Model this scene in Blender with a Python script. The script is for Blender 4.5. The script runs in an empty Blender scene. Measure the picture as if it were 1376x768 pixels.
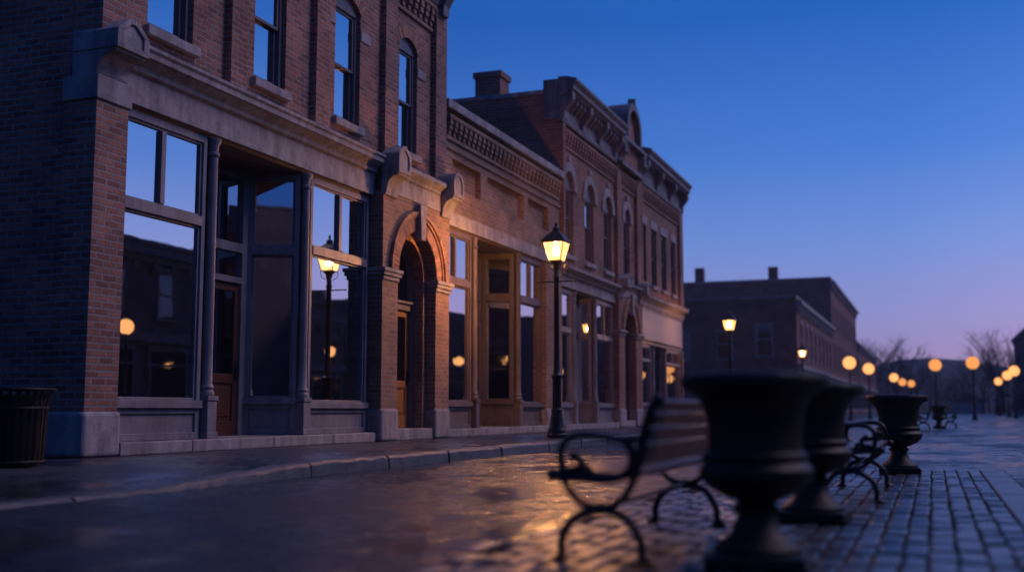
import bpy, bmesh, math, random
from mathutils import Matrix, Vector
random.seed(7)
S = bpy.context.scene
COL = S.collection
PI = math.pi
R = math.radians

# ------------------------------------------------------------------ materials
def new_mat(name):
    m = bpy.data.materials.new(name); m.use_nodes = True
    nt = m.node_tree; nt.nodes.clear()
    out = nt.nodes.new('ShaderNodeOutputMaterial')
    return m, nt, out

class NT:
    """tiny helper for node graphs"""
    def __init__(s, nt): s.nt = nt
    def n(s, t, **kw):
        nd = s.nt.nodes.new(t)
        for k, v in kw.items():
            if k.startswith('_'): setattr(nd, k[1:], v)
            else:
                key = int(k[1:]) if k[0] == 'i' and k[1:].isdigit() else k.replace('__', ' ')
                inp = nd.inputs[key]
                if hasattr(v, 'is_output'): s.nt.links.new(v, inp)
                else: inp.default_value = v
        return nd
    def link(s, a, b): s.nt.links.new(a, b)
    def math(s, op, a, b=0.0, c=None):
        nd = s.n('ShaderNodeMath', _operation=op, i0=a, i1=b)
        if c is not None: nd.inputs[2].default_value = c
        return nd.outputs[0]
    def mix(s, fac, a, b, blend='MIX'):
        nd = s.nt.nodes.new('ShaderNodeMix'); nd.data_type = 'RGBA'; nd.blend_type = blend
        for i, v in ((0, fac), (6, a), (7, b)):
            if hasattr(v, 'is_output'): s.nt.links.new(v, nd.inputs[i])
            else: nd.inputs[i].default_value = v
        return nd.outputs[2]
    def ramp(s, fac, stops, interp='LINEAR'):
        nd = s.nt.nodes.new('ShaderNodeValToRGB'); cr = nd.color_ramp; cr.interpolation = interp
        while len(cr.elements) < len(stops): cr.elements.new(0.5)
        for e, (p, c) in zip(cr.elements, stops):
            e.position = p; e.color = c if len(c) == 4 else (*c, 1)
        s.nt.links.new(fac, nd.inputs[0])
        return nd.outputs[0]
    def rng(s, v, a, b, c, d):
        nd = s.n('ShaderNodeMapRange', i0=v, i1=a, i2=b, i3=c, i4=d); return nd.outputs[0]

def c4(c): return (*c, 1.0)

def pos(g): return g.n('ShaderNodeNewGeometry').outputs['Position']
def noise(g, vec, scale, detail=4, rough=.55):
    return g.n('ShaderNodeTexNoise', Vector=vec, Scale=scale, Detail=detail, Roughness=rough).outputs[0]

def facing_uv(g):
    """(horizontal run, height) on any upright wall, world metres"""
    geo = g.n('ShaderNodeNewGeometry')
    sp = g.n('ShaderNodeSeparateXYZ', Vector=geo.outputs['Position'])
    sn = g.n('ShaderNodeSeparateXYZ', Vector=geo.outputs['True Normal'])
    ax = g.math('GREATER_THAN', g.math('ABSOLUTE', sn.outputs[0]), .6)
    az = g.math('GREATER_THAN', g.math('ABSOLUTE', sn.outputs[2]), .6)
    u = g.math('ADD', g.math('MULTIPLY', ax, sp.outputs[1]),
               g.math('MULTIPLY', g.math('SUBTRACT', 1.0, ax), sp.outputs[0]))
    v = g.math('ADD', g.math('MULTIPLY', az, sp.outputs[1]),
               g.math('MULTIPLY', g.math('SUBTRACT', 1.0, az), sp.outputs[2]))
    cb = g.n('ShaderNodeCombineXYZ', X=u, Y=v)
    return cb.outputs[0], geo

def mat_brick(name, ca, cb, mortar, row=.08, wid=.23, ms=.013, dirt=.55):
    m, nt, out = new_mat(name); g = NT(nt)
    uv, geo = facing_uv(g)
    wob = g.n('ShaderNodeTexNoise', Vector=geo.outputs['Position'], Scale=9.0, Detail=2.0)
    sub = g.n('ShaderNodeVectorMath', _operation='SUBTRACT', i0=wob.outputs['Color'], i1=(.5, .5, .5))
    sc = g.n('ShaderNodeVectorMath', _operation='SCALE', i0=sub.outputs[0]); sc.inputs['Scale'].default_value = .012
    uv2 = g.n('ShaderNodeVectorMath', _operation='ADD', i0=uv, i1=sc.outputs[0]).outputs[0]
    br = g.n('ShaderNodeTexBrick', Vector=uv2, Color1=c4(ca), Color2=c4(cb), Mortar=c4(mortar), Scale=1.0)
    br.inputs['Mortar Size'].default_value = ms; br.inputs['Mortar Smooth'].default_value = .25
    br.inputs['Brick Width'].default_value = wid; br.inputs['Row Height'].default_value = row
    br.inputs['Bias'].default_value = -.1
    big = noise(g, geo.outputs['Position'], .9, 5, .6)
    fine = noise(g, geo.outputs['Position'], 35, 4, .65)
    k = g.math('MULTIPLY', g.rng(big, .3, .7, dirt, 1.15), g.rng(fine, .3, .7, .72, 1.25))
    hi = g.n('ShaderNodeSeparateXYZ', Vector=geo.outputs['Position'])
    col = g.mix(1.0, br.outputs['Color'], (1, 1, 1, 1), 'MULTIPLY')
    mul = g.n('ShaderNodeVectorMath', _operation='SCALE', i0=col); nt.links.new(k, mul.inputs['Scale'])
    h = g.math('SUBTRACT', g.math('MULTIPLY', fine, .35), g.math('MULTIPLY', br.outputs['Fac'], 1.0))
    bmp = g.n('ShaderNodeBump', Height=h, Strength=1.0, Distance=.02)
    b = g.n('ShaderNodeBsdfPrincipled', Roughness=.86)
    nt.links.new(mul.outputs[0], b.inputs['Base Color']); nt.links.new(bmp.outputs[0], b.inputs['Normal'])
    nt.links.new(b.outputs[0], out.inputs[0]); return m

def mat_plain(name, col, rough=.6, var=.25, scale=6.0, bump=.1, fine=60.0, metal=0.0, dark=None, island=0.0, spec=.5, streak=0.0):
    m, nt, out = new_mat(name); g = NT(nt)
    geo = g.n('ShaderNodeNewGeometry')
    tc = g.n('ShaderNodeTexCoord').outputs['Object']
    a = noise(g, tc, scale, 6, .65); f = noise(g, tc, fine, 3, .6)
    k = g.math('MULTIPLY', g.rng(a, .3, .7, 1 - var, 1 + var), g.rng(f, .3, .7, 1 - var * .5, 1 + var * .5))
    if island:
        k = g.math('MULTIPLY', k, g.rng(geo.outputs['Random Per Island'], 0, 1, 1 - island, 1 + island))
    if streak:
        wp = pos(g); mp = g.n('ShaderNodeMapping', Vector=wp); mp.inputs['Scale'].default_value = (2.3, 2.3, .4)
        st = noise(g, mp.outputs[0], 1.6, 6, .7)
        k = g.math('MULTIPLY', k, g.rng(st, .38, .68, 1 - streak, 1 + streak * .35))
    base = c4(col)
    if dark is not None:
        base = g.mix(g.rng(a, .47, .62, 0, .85), c4(col), c4(dark))
    else:
        base = g.mix(0.0, c4(col), c4(col))
    mul = g.n('ShaderNodeVectorMath', _operation='SCALE', i0=base); nt.links.new(k, mul.inputs['Scale'])
    b = g.n('ShaderNodeBsdfPrincipled', Metallic=metal)
    b.inputs['Specular IOR Level'].default_value = spec
    nt.links.new(g.rng(a, .3, .7, rough * .85, min(1, rough * 1.15)), b.inputs['Roughness'])
    if bump:
        bmp = g.n('ShaderNodeBump', Height=g.math('ADD', f, g.math('MULTIPLY', a, .6)), Strength=bump, Distance=.02)
        nt.links.new(bmp.outputs[0], b.inputs['Normal'])
    nt.links.new(mul.outputs[0], b.inputs['Base Color']); nt.links.new(b.outputs[0], out.inputs[0]); return m

def mat_wood(name, col, rough=.45, axis='Z'):
    m, nt, out = new_mat(name); g = NT(nt)
    tc = g.n('ShaderNodeTexCoord').outputs['Object']
    mp = g.n('ShaderNodeMapping', Vector=tc)
    mp.inputs['Scale'].default_value = {'Z': (14, 14, 1.2), 'Y': (18, 1.2, 18)}[axis]
    w = noise(g, mp.outputs[0], 3.0, 6, .6)
    base = g.ramp(w, [(.3, tuple(x * .5 for x in col)), (.5, col), (.7, tuple(x * 1.35 for x in col))])
    bmp = g.n('ShaderNodeBump', Height=w, Strength=.25, Distance=.01)
    b = g.n('ShaderNodeBsdfPrincipled', Roughness=rough)
    nt.links.new(base, b.inputs['Base Color']); nt.links.new(bmp.outputs[0], b.inputs['Normal'])
    nt.links.new(b.outputs[0], out.inputs[0]); return m

def mat_glass(name, refl=.8, tint=(.55, .55, .6), wave=.009):
    m, nt, out = new_mat(name); g = NT(nt)
    p = pos(g)
    w = noise(g, p, 1.3, 2, .5)
    bmp = g.n('ShaderNodeBump', Height=w, Strength=wave, Distance=.1)
    gl = g.n('ShaderNodeBsdfGlossy', Color=(.86, .87, .92, 1), Roughness=.012, Normal=bmp.outputs[0])
    tr = g.n('ShaderNodeBsdfTransparent', Color=c4(tint))
    mx = g.n('ShaderNodeMixShader', i0=refl, i1=tr.outputs[0], i2=gl.outputs[0])
    nt.links.new(mx.outputs[0], out.inputs[0]); return m

def mat_emit(name, col, st):
    m, nt, out = new_mat(name); g = NT(nt)
    e = g.n('ShaderNodeEmission', Color=c4(col), Strength=st)
    nt.links.new(e.outputs[0], out.inputs[0]); return m

def mat_lantern(name, col, st, fac):
    m, nt, out = new_mat(name); g = NT(nt)
    n_ = noise(g, g.n('ShaderNodeTexCoord').outputs['Object'], 9, 3, .6)
    e = g.n('ShaderNodeEmission', Color=c4(col)); nt.links.new(g.rng(n_, .3, .7, st * .75, st * 1.25), e.inputs['Strength'])
    t = g.n('ShaderNodeBsdfTransparent', Color=(1, .93, .8, 1))
    mx = g.n('ShaderNodeMixShader', i0=fac, i1=t.outputs[0], i2=e.outputs[0])
    nt.links.new(mx.outputs[0], out.inputs[0]); return m

def mat_wet(name, col, joints=None, rlo=.16, rhi=.5, pud=.45, bs=.6):
    """wet paving: patchy roughness, bumps, optional slab joints (size u, size v)"""
    m, nt, out = new_mat(name); g = NT(nt)
    p = pos(g)
    mp = g.n('ShaderNodeMapping', Vector=p); mp.inputs['Scale'].default_value = (1.0, .45, 1.0)
    a = noise(g, mp.outputs[0], .55, 6, .62); b2 = noise(g, p, 2.6, 6, .65); f = noise(g, p, 70, 4, .7)
    wet = g.rng(g.math('ADD', g.math('MULTIPLY', a, .65), g.math('MULTIPLY', b2, .35)), pud - .045, pud + .06, 0, 1)
    rough = g.rng(wet, 0, 1, rlo, rhi)
    k = g.math('MULTIPLY', g.rng(wet, 0, 1, .75, 1.2), g.rng(f, .3, .7, .7, 1.3))
    col_s = g.mix(0.0, c4(col), c4(col))
    damp = g.rng(wet, 0, 1, .12, 1.0)
    hgt = g.math('MULTIPLY', f, damp)
    b3 = noise(g, p, 14, 5, .7)
    hgt = g.math('ADD', hgt, g.math('MULTIPLY', g.math('ADD', g.math('MULTIPLY', b2, 1.1), g.math('MULTIPLY', b3, .9)), damp))
    if joints:
        br = g.n('ShaderNodeTexBrick', Vector=p, Color1=(1, 1, 1, 1), Color2=(.72, .72, .74, 1), Mortar=(.35, .35, .35, 1), Scale=1.0)
        br.inputs['Brick Width'].default_value = joints[0]; br.inputs['Row Height'].default_value = joints[1]
        br.inputs['Mortar Size'].default_value = .012; br.offset = .5
        col_s = g.mix(1.0, col_s, br.outputs['Color'], 'MULTIPLY')
        hgt = g.math('SUBTRACT', hgt, g.math('MULTIPLY', br.outputs['Fac'], 1.5))
    mul = g.n('ShaderNodeVectorMath', _operation='SCALE', i0=col_s); nt.links.new(k, mul.inputs['Scale'])
    bmp = g.n('ShaderNodeBump', Height=hgt, Strength=bs, Distance=.026)
    b = g.n('ShaderNodeBsdfPrincipled')
    b.inputs['Specular IOR Level'].default_value = .5
    nt.links.new(mul.outputs[0], b.inputs['Base Color']); nt.links.new(rough, b.inputs['Roughness'])
    nt.links.new(bmp.outputs[0], b.inputs['Normal']); nt.links.new(b.outputs[0], out.inputs[0]); return m

M = {
 'brick':   mat_brick('red_brick', (.45, .19, .13), (.20, .082, .062), (.34, .28, .26)),
 'brick2':  mat_brick('brown_brick', (.37, .20, .125), (.23, .115, .08), (.32, .26, .22)),
 'brick3':  mat_brick('dark_red_brick', (.38, .155, .105), (.22, .088, .066), (.30, .24, .22), row=.085),
 'brickfar':mat_brick('old_brick', (.36, .135, .095), (.23, .09, .065), (.22, .18, .17), row=.085),
 'brickdark':mat_brick('shade_darkened_brick', (.13, .062, .055), (.09, .045, .042), (.10, .085, .085), row=.085),  # darker copy of the brick, shade put into the colour of mirrored facades
 'trimdark':mat_plain('shade_darkened_trim', (.13, .115, .115), .8, .25, 4, .2, streak=.4),  # matching trim copy, darkened in colour so mirrored fronts look unlit
 'brickring':mat_plain('arch_brick', (.33, .17, .11), .85, .3, 20, .25, island=.5),
 'stone':   mat_plain('grey_limestone', (.42, .375, .38), .8, .25, 4, .45, dark=(.22, .195, .2), streak=.4),
 'stonewet':mat_plain('damp_kerb_stone', (.13, .125, .135), .45, .4, 7, .8, dark=(.045, .043, .05), island=.15),
 'paint':   mat_plain('lilac_grey_paint', (.25, .225, .25), .5, .2, 4, .08, streak=.35),
 'paintd':  mat_plain('slate_paint', (.14, .13, .155), .5, .2, 4, .06, streak=.3),
 'metalroof':mat_plain('weathered_metal_cornice', (.20, .18, .19), .6, .25, 4, .1, streak=.5),
 'oak':     mat_wood('oak_door_wood', (.30, .14, .05), .4),
 'mahog':   mat_wood('dark_red_door_wood', (.10, .035, .022), .4),
 'paintb':  mat_plain('brown_grey_paint', (.15, .115, .11), .5, .2, 4, .08, streak=.35),
 'slat':    mat_wood('bench_slat_wood', (.15, .07, .05), .34, 'Y'),
 'glass':   mat_glass('window_glass', .80),
 'glassd':  mat_glass('door_glass', .45),
 'glassfar':mat_glass('old_dull_glass', .12, (.3, .3, .32)),
 'iron':    mat_plain('black_cast_iron', (.012, .012, .014), .42, .3, 9, .15, spec=.5),
 'urn':     mat_plain('dark_weathered_iron', (.011, .0105, .012), .5, .4, 9, .35, spec=.4),
 'soil':    mat_plain('potting_soil', (.03, .022, .016), .95, .4, 20, .6),
 'inner':   mat_plain('dim_plaster', (.10, .08, .07), .9, .2, 3, 0),
 'ceil':    mat_plain('stained_board_ceiling', (.13, .07, .05), .7, .2, 3, .05),
 'roof':    mat_plain('flat_roof_felt', (.05, .05, .055), .9, .2, 2, .2),
 'sign':    mat_plain('faded_sign_board', (.34, .31, .34), .6, .08, 3, .03),
 'bin':     mat_plain('black_bin_steel', (.008, .0075, .008), .5, .2, 8, .05, spec=.25),
 'pane':    mat_lantern('amber_lantern_pane', (1.0, .44, .13), 4.5, .45),
 'bulb':    mat_emit('lamp_mantle', (1.0, .44, .17), 3800),
 'bulbmid': mat_emit('weak_lamp_mantle', (1.0, .45, .18), 1100),
 'glowfar': mat_emit('distant_lamp_glow', (1.0, .43, .14), 1.5),
 'glowdim': mat_emit('dim_amber_lamp_glow', (1.0, .38, .10), 1.05),
 'road':    mat_wet('wet_asphalt', (.014, .018, .028), None, .07, .5, .5, bs=.55),
 'walk':    mat_wet('wet_concrete_slabs', (.05, .051, .06), (1.9, 1.5), .08, .45, .48, bs=.45),
 'sett':    mat_plain('worn_granite_sett', (.085, .09, .105), .30, .3, 6, .35, island=.6, fine=45),
 'joint':   mat_plain('dark_joint_sand', (.012, .011, .013), .95, .3, 9, .3, spec=.1),
 'border':  mat_plain('granite_border_slab', (.115, .112, .12), .34, .3, 5, .35, island=.2),
 'bark':    mat_plain('dark_bark', (.045, .036, .035), .9, .3, 8, .3),
 'wood_far':mat_plain('far_twigs', (.022, .024, .034), .95, .3, 1, 0),
 'hill':    mat_plain('dim_hillside', (.016, .02, .028), .95, .3, .05, 0),
 'shed':    mat_plain('pale_blue_siding', (.3, .36, .45), .7, .1, 3, 0),
}

# ------------------------------------------------------------------ mesh builder
class MB:
    def __init__(s, M=None): s.bm = bmesh.new(); s.M = M
    def v(s, p):
        p = Vector(p)
        return s.bm.verts.new(s.M @ p if s.M else p)
    def face(s, vs):
        try: return s.bm.faces.new(vs)
        except ValueError: return None
    def box(s, x0, x1, y0, y1, z0, z1):
        if x0 > x1: x0, x1 = x1, x0
        V = [s.v((x, y, z)) for x in (x0, x1) for y in (y0, y1) for z in (z0, z1)]
        for f in ((0, 1, 3, 2), (4, 6, 7, 5), (0, 4, 5, 1), (2, 3, 7, 6), (0, 2, 6, 4), (1, 5, 7, 3)):
            s.face([V[i] for i in f])
        return s
    def prism(s, poly, axis, a, b):
        """poly in the two other axes: 'x' -> (y,z), 'y' -> (x,z), 'z' -> (x,y)"""
        def mk(t, p):
            return {'x': (t, p[0], p[1]), 'y': (p[0], t, p[1]), 'z': (p[0], p[1], t)}[axis]
        A = [s.v(mk(a, p)) for p in poly]; B = [s.v(mk(b, p)) for p in poly]
        n = len(poly)
        s.face(A); s.face(B[::-1])
        for i in range(n): s.face([A[i], B[i], B[(i + 1) % n], A[(i + 1) % n]])
        return s
    def tube(s, pts, rad, n=8, cap=True, flat=None):
        pts = [Vector(p) for p in pts]
        rads = rad if isinstance(rad, (list, tuple)) else [rad] * len(pts)
        rings = []; up = None
        for i, p in enumerate(pts):
            t = (pts[min(i + 1, len(pts) - 1)] - pts[max(i - 1, 0)]).normalized()
            if up is None:
                up = Vector((0, 1, 0)) if abs(t.y) < .9 else Vector((1, 0, 0))
            a = (up - t * up.dot(t)).normalized(); b = t.cross(a); up = a
            fa = flat or 1.0
            rings.append([s.v(p + (a * math.cos(2 * PI * k / n) * fa + b * math.sin(2 * PI * k / n)) * rads[i]) for k in range(n)])
        for r0, r1 in zip(rings, rings[1:]):
            for k in range(n): s.face([r0[k], r0[(k + 1) % n], r1[(k + 1) % n], r1[k]])
        if cap: s.face(rings[0][::-1]); s.face(rings[-1])
        return s
    def lathe(s, prof, n=32, c=(0, 0, 0), lobe=None, cap=True, rot=0.0):
        rings = []
        for r, z in prof:
            ring = []
            for k in range(n):
                t = 2 * PI * k / n + rot; rr = r
                if lobe: rr = r * lobe(t, z)
                ring.append(s.v((c[0] + rr * math.cos(t), c[1] + rr * math.sin(t), c[2] + z)))
            rings.append(ring)
        for r0, r1 in zip(rings, rings[1:]):
            for k in range(n): s.face([r0[k], r0[(k + 1) % n], r1[(k + 1) % n], r1[k]])
        if cap: s.face(rings[0][::-1]); s.face(rings[-1])
        return s
    def ball(s, c, r, n=8):
        prof = [(max(.001, r * math.sin(PI * i / 6)), -r * math.cos(PI * i / 6)) for i in range(7)]
        return s.lathe(prof, n, c)
    def blocks(s, cy, cz, r0, r1, x0, x1, n, a0=0.0, a1=PI, gap=.012):
        """radial blocks (voussoirs) in the YZ plane"""
        for i in range(n):
            t0 = a0 + (a1 - a0) * i / n; t1 = a0 + (a1 - a0) * (i + 1) / n
            g0 = gap / 2 / r1
            P = [(cy + r * math.cos(t), cz + r * math.sin(t)) for r, t in ((r0, t0 + g0), (r1, t0 + g0), (r1, t1 - g0), (r0, t1 - g0))]
            s.prism(P, 'x', x0, x1)
        return s
    def build(s, name, mat, parent=None, bevel=0.0, smooth=False, seg=2):
        bmesh.ops.recalc_face_normals(s.bm, faces=s.bm.faces)
        me = bpy.data.meshes.new(name); s.bm.to_mesh(me); s.bm.free()
        me.materials.append(M[mat] if isinstance(mat, str) else mat)
        o = bpy.data.objects.new(name, me); COL.objects.link(o)
        if smooth:
            for p in me.polygons: p.use_smooth = True
            try: me.set_sharp_from_angle(angle=R(38))
            except Exception: pass
        if bevel:
            md = o.modifiers.new('bevel', 'BEVEL'); md.width = bevel; md.segments = seg
            md.limit_method = 'ANGLE'; md.angle_limit = R(40)
        if parent is not None:
            o.parent = parent
            o.matrix_parent_inverse = Matrix.Translation(base_of(parent)).inverted()
        return o

def base_of(o):
    return o.location.copy() if o.parent is None else Vector((0, 0, 0))

def tag(o, label, cat, group=None):
    o['label'] = label; o['category'] = cat
    if group: o['group'] = group
    return o
def struct(o): o['kind'] = 'structure'; return o
def thing(name, loc, label, cat, group=None):
    o = bpy.data.objects.new(name, None); COL.objects.link(o); o.location = loc
    o.empty_display_size = .2
    return tag(o, label, cat, group)
def kids(o): return [c for c in list(S.objects) if c.parent == o]
def copy_tree(o, parent=None):
    c = o.copy(); COL.objects.link(c)
    if parent is not None: c.parent = parent
    for k in kids(o): copy_tree(k, c)
    return c
def place(o, loc, rz=0, label=None):
    o.location = loc; o.rotation_euler = (0, 0, rz)
    if label: o['label'] = label
    return o

def spline(pts, sub=5):
    """Catmull-Rom through 2D/3D points"""
    P = [Vector(p) for p in pts]; out = []
    for i in range(len(P) - 1):
        p0 = P[max(i - 1, 0)]; p1 = P[i]; p2 = P[i + 1]; p3 = P[min(i + 2, len(P) - 1)]
        for k in range(sub):
            t = k / sub
            out.append(.5 * ((2 * p1) + (p2 - p0) * t + (2 * p0 - 5 * p1 + 4 * p2 - p3) * t * t + (3 * p1 - p0 - 3 * p2 + p3) * t ** 3))
    out.append(P[-1]); return out

# ------------------------------------------------------------------ walls with openings
def holes_wall(mb, y0, y1, z0, z1, xb, xf, holes):
    """upright slab in the YZ plane between xb and xf; hole = (y0,y1,z0,z1,rise): z1 is the apex of its arched head"""
    ys = sorted({y0, y1, *[h[0] for h in holes], *[h[1] for h in holes]})
    ys = [y for y in ys if y0 - 1e-6 <= y <= y1 + 1e-6]
    for a, b in zip(ys, ys[1:]):
        cut = sorted([(h[2], h[3]) for h in holes if h[0] <= a + 1e-6 and h[1] >= b - 1e-6])
        z = z0
        for c0, c1 in cut:
            if c0 > z + 1e-6: mb.box(xb, xf, a, b, z, c0)
            z = c1
        if z < z1 - 1e-6: mb.box(xb, xf, a, b, z, z1)
    for h in holes:
        if len(h) > 4 and h[4] > 0:
            ha, hb, hz1, rise = h[0], h[1], h[3], h[4]
            pts = arc_pts(ha, hb, hz1 - rise, rise, 14)
            for (ya, za), (yb, zb) in zip(pts, pts[1:]):
                if max(hz1 - za, hz1 - zb) < 1e-5: continue
                mb.prism([(ya, za), (yb, zb), (yb, hz1 + 1e-4), (ya, hz1 + 1e-4)], 'x', xb, xf)
    return mb

def arc_pts(ya, yb, zs, rise, n):
    w = (yb - ya) / 2; yc = (ya + yb) / 2
    rad = (w * w + rise * rise) / (2 * rise); zc = zs + rise - rad
    t0 = math.atan2(zs - zc, -w); t1 = math.atan2(zs - zc, w)
    return [(yc + rad * math.cos(t0 + (t1 - t0) * i / n), zc + rad * math.sin(t0 + (t1 - t0) * i / n)) for i in range(n + 1)]

def arc_strip(mb, ya, yb, zs, rise, d, xb, xf, n=14):
    """bent bar that follows the arch, d deep below it"""
    a = arc_pts(ya, yb, zs, rise, n); b = arc_pts(ya + d, yb - d, zs, max(rise - d, .01), n)
    for i in range(n): mb.prism([a[i], a[i + 1], b[i + 1], b[i]], 'x', xb, xf)

# ------------------------------------------------------------------ building pieces (YZ facade looking along +X)
def sash_window(B, y0, y1, z0, z1, rise, xw, hood='segment', frame='paintd', mid=None):
    xb = xw - .17; xf = xw - .07
    zs = z1 - rise
    m = MB(); f = .07
    m.box(xb, xf, y0, y0 + f, z0, zs); m.box(xb, xf, y1 - f, y1, z0, zs); m.box(xb, xf, y0 + f, y1 - f, z0, z0 + .08)
    if rise > 0:
        # arched head: a shaped board above the square sashes
        pts = arc_pts(y0, y1, zs, rise, 14)
        m.prism([(y0, zs - .06)] + [(p[0], p[1]) for p in pts] + [(y1, zs - .06)], 'x', xb, xf + .01)
        top = zs - .06
    else:
        m.box(xb, xf, y0 + f, y1 - f, z1 - .07, z1); top = z1 - .07
    mz = mid or (z0 + (top - z0) * .5)
    g = .05
    for a, b, dx in ((mz - .02, top, 0.0), (z0 + .08, mz + .03, -.045)):
        x0, x1 = xb + .03 + dx, xb + .075 + dx
        m.box(x0, x1, y0 + f, y0 + f + g, a, b); m.box(x0, x1, y1 - f - g, y1 - f, a, b)
        m.box(x0, x1, y0 + f + g, y1 - f - g, a, a + g); m.box(x0, x1, y0 + f + g, y1 - f - g, b - g, b)
    w = m.build('window', frame, B, .006)
    gl = MB(); gl.box(xb + .045, xb + .053, y0 + f + g - .005, y1 - f - g + .005, mz + .02, top - g + .005)
    gl.box(xb + .0, xb + .008, y0 + f + g - .005, y1 - f - g + .005, z0 + .12, mz - .015)
    gl.build('pane', 'glass', w)
    MB().box(xw - .22, xw + .09, y0 - .07, y1 + .07, z0 - .13, z0 - .002).build('sill', 'stone', w, .012)
    if hood == 'segment':
        h = MB(); rr = ((y1 - y0) / 2) ** 2 / (2 * rise) + rise / 2
        zc = z1 - rr; a = math.asin(min(.999, ((y1 - y0) / 2 + .02) / rr))
        h.blocks((y0 + y1) / 2, zc, rr + .004, rr + .23, xw - .2, xw + .012, 17, PI / 2 - a * 1.02, PI / 2 + a * 1.02)
        h.build('brick_arch', 'brickring', w)
    elif hood == 'stone':
        h = MB(); rr = (y1 - y0) / 2
        h.blocks((y0 + y1) / 2, z1 - rr, rr + .005, rr + .26, xw - .18, xw + .06, 9, -.12, PI + .12, .008)
        h.box(xw - .18, xw + .07, (y0 + y1) / 2 - .1, (y0 + y1) / 2 + .1, z1 + .27, z1 + .42)
        h.build('stone_hood', 'stone', w, .01)
    elif hood == 'lintel':
        MB().box(xw - .2, xw + .03, y0 - .1, y1 + .1, z1 + .003, z1 + .3).build('stone_lintel', 'stone', w, .012)
    return w

def frame_matrix(p, q):
    """local (n, u, z): u runs from p to q on the ground plan, n points to the street"""
    U = Vector((q[0] - p[0], q[1] - p[1], 0)); L = U.length; U.normalize()
    N = Vector((U.y, -U.x, 0))
    Mx = Matrix(((N.x, U.x, 0, p[0]), (N.y, U.y, 0, p[1]), (0, 0, 1, 0), (0, 0, 0, 1)))
    return Mx, L

def shop_window(B, p, q, z0, zsill, zt0, zt1, ztop, mull=1, tilt=0.0, base=True, mat='paint'):
    """display window with transom lights and a panelled bulkhead; p, q = ground plan ends of its front face"""
    Mx, L = frame_matrix(p, q)
    m = MB(Mx); f = .075
    m.box(-.13, 0, 0, f, zsill, ztop); m.box(-.13, 0, L - f, L, zsill, ztop)
    m.box(-.13, 0, f, L - f, ztop - .10, ztop); m.box(-.13, .015, f, L - f, zt0, zt1)
    m.box(-.13, .05, -.0, L, zsill - .10, zsill)
    g = .035   # inner beads
    for a, b in ((zsill, zt0), (zt1, ztop - .10)):
        m.box(-.105, -.03, f, f + g, a, b); m.box(-.105, -.03, L - f - g, L - f, a, b)
        m.box(-.105, -.03, f + g, L - f - g, b - g, b); m.box(-.105, -.03, f + g, L - f - g, a, a + g)
    for i in range(mull):
        u = L * (i + 1) / (mull + 1)
        m.box(-.12, -.01, u - .045, u + .045, zt1 + g, ztop - .10 - g)
    o = m.build('display_window', mat, B, .006)
    gl = MB(Mx)
    t = math.tan(tilt) * (L - 2 * f) / 2
    a, b = -.07 - t, -.07 + t
    gl.prism([(b, f + .01), (b + .008, f + .01), (a + .008, L - f - .01), (a, L - f - .01)], 'z', zsill + .01, zt0 - .01)
    gl.prism([(b, f + .01), (b + .008, f + .01), (a + .008, L - f - .01), (a, L - f - .01)], 'z', zt1 + .01, ztop - .11)
    gl.build('glass', 'glass', o)
    if base:
        k = MB(Mx)
        k.box(-.14, -.03, 0, L, z0, zsill - .10)
        k.box(-.03, .0, 0, .09, z0, zsill - .10); k.box(-.03, .0, L - .09, L, z0, zsill - .10)
        k.box(-.03, .0, .09, L - .09, z0, z0 + .09); k.box(-.03, .0, .09, L - .09, zsill - .17, zsill - .10)
        k.build('bulkhead', mat, B, .006)
    return o

def iron_column(B, x, y, z0, zped, z1, r=.07, mat='paint'):
    m = MB()
    m.box(x - .1, x + .1, y - .1, y + .1, z0, zped - .06); m.box(x - .115, x + .115, y - .115, y + .115, zped - .06, zped)
    m.box(x - .115, x + .115, y - .115, y + .115, z0, z0 + .08)
    m.lathe([(.1, zped), (.105, zped + .04), (.085, zped + .08), (.095, zped + .12), (r * 1.02, zped + .17), (r, zped + .6),
             (r * .92, z1 - .30), (r * .95, z1 - .25), (r * 1.25, z1 - .24), (r * 1.25, z1 - .20), (r * .98, z1 - .19), (r * 1.0, z1 - .1), (r * 1.45, z1 - .04), (r * 1.45, z1)], 16, (x, y, 0))
    return m.build('column', mat, B, .005, True)

def door_leaf(B, p, q, z0, z1, mat='oak', glass='glassd', name='door'):
    Mx, L = frame_matrix(p, q)
    m = MB(Mx); s = .11; zr = z0 + (z1 - z0) * .40
    m.box(-.05, 0, 0, s, z0, z1); m.box(-.05, 0, L - s, L, z0, z1)
    m.box(-.05, 0, s, L - s, z0, z0 + .22); m.box(-.05, 0, s, L - s, zr - .14, zr); m.box(-.05, 0, s, L - s, z1 - .12, z1)
    m.box(-.04, -.025, s, L - s, z0 + .22, zr - .14); m.box(-.03, -.008, s + .06, L - s - .06, z0 + .28, zr - .2)
    o = m.build(name, mat, B, .008)
    MB(Mx).box(-.03, -.022, s - .005, L - s + .005, zr - .003, z1 - .117).build('glass', glass, o)
    h = MB(Mx); zz = z0 + .95
    h.tube([(.0, L - .06, zz - .1), (.05, L - .06, zz - .08), (.055, L - .06, zz), (.05, L - .06, zz + .08), (0, L - .06, zz + .1)], .012, 6)
    h.box(-.001, .012, L - .09, L - .03, zz - .16, zz + .16)
    h.build('handle', 'iron', o, 0, True)
    return o

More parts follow.
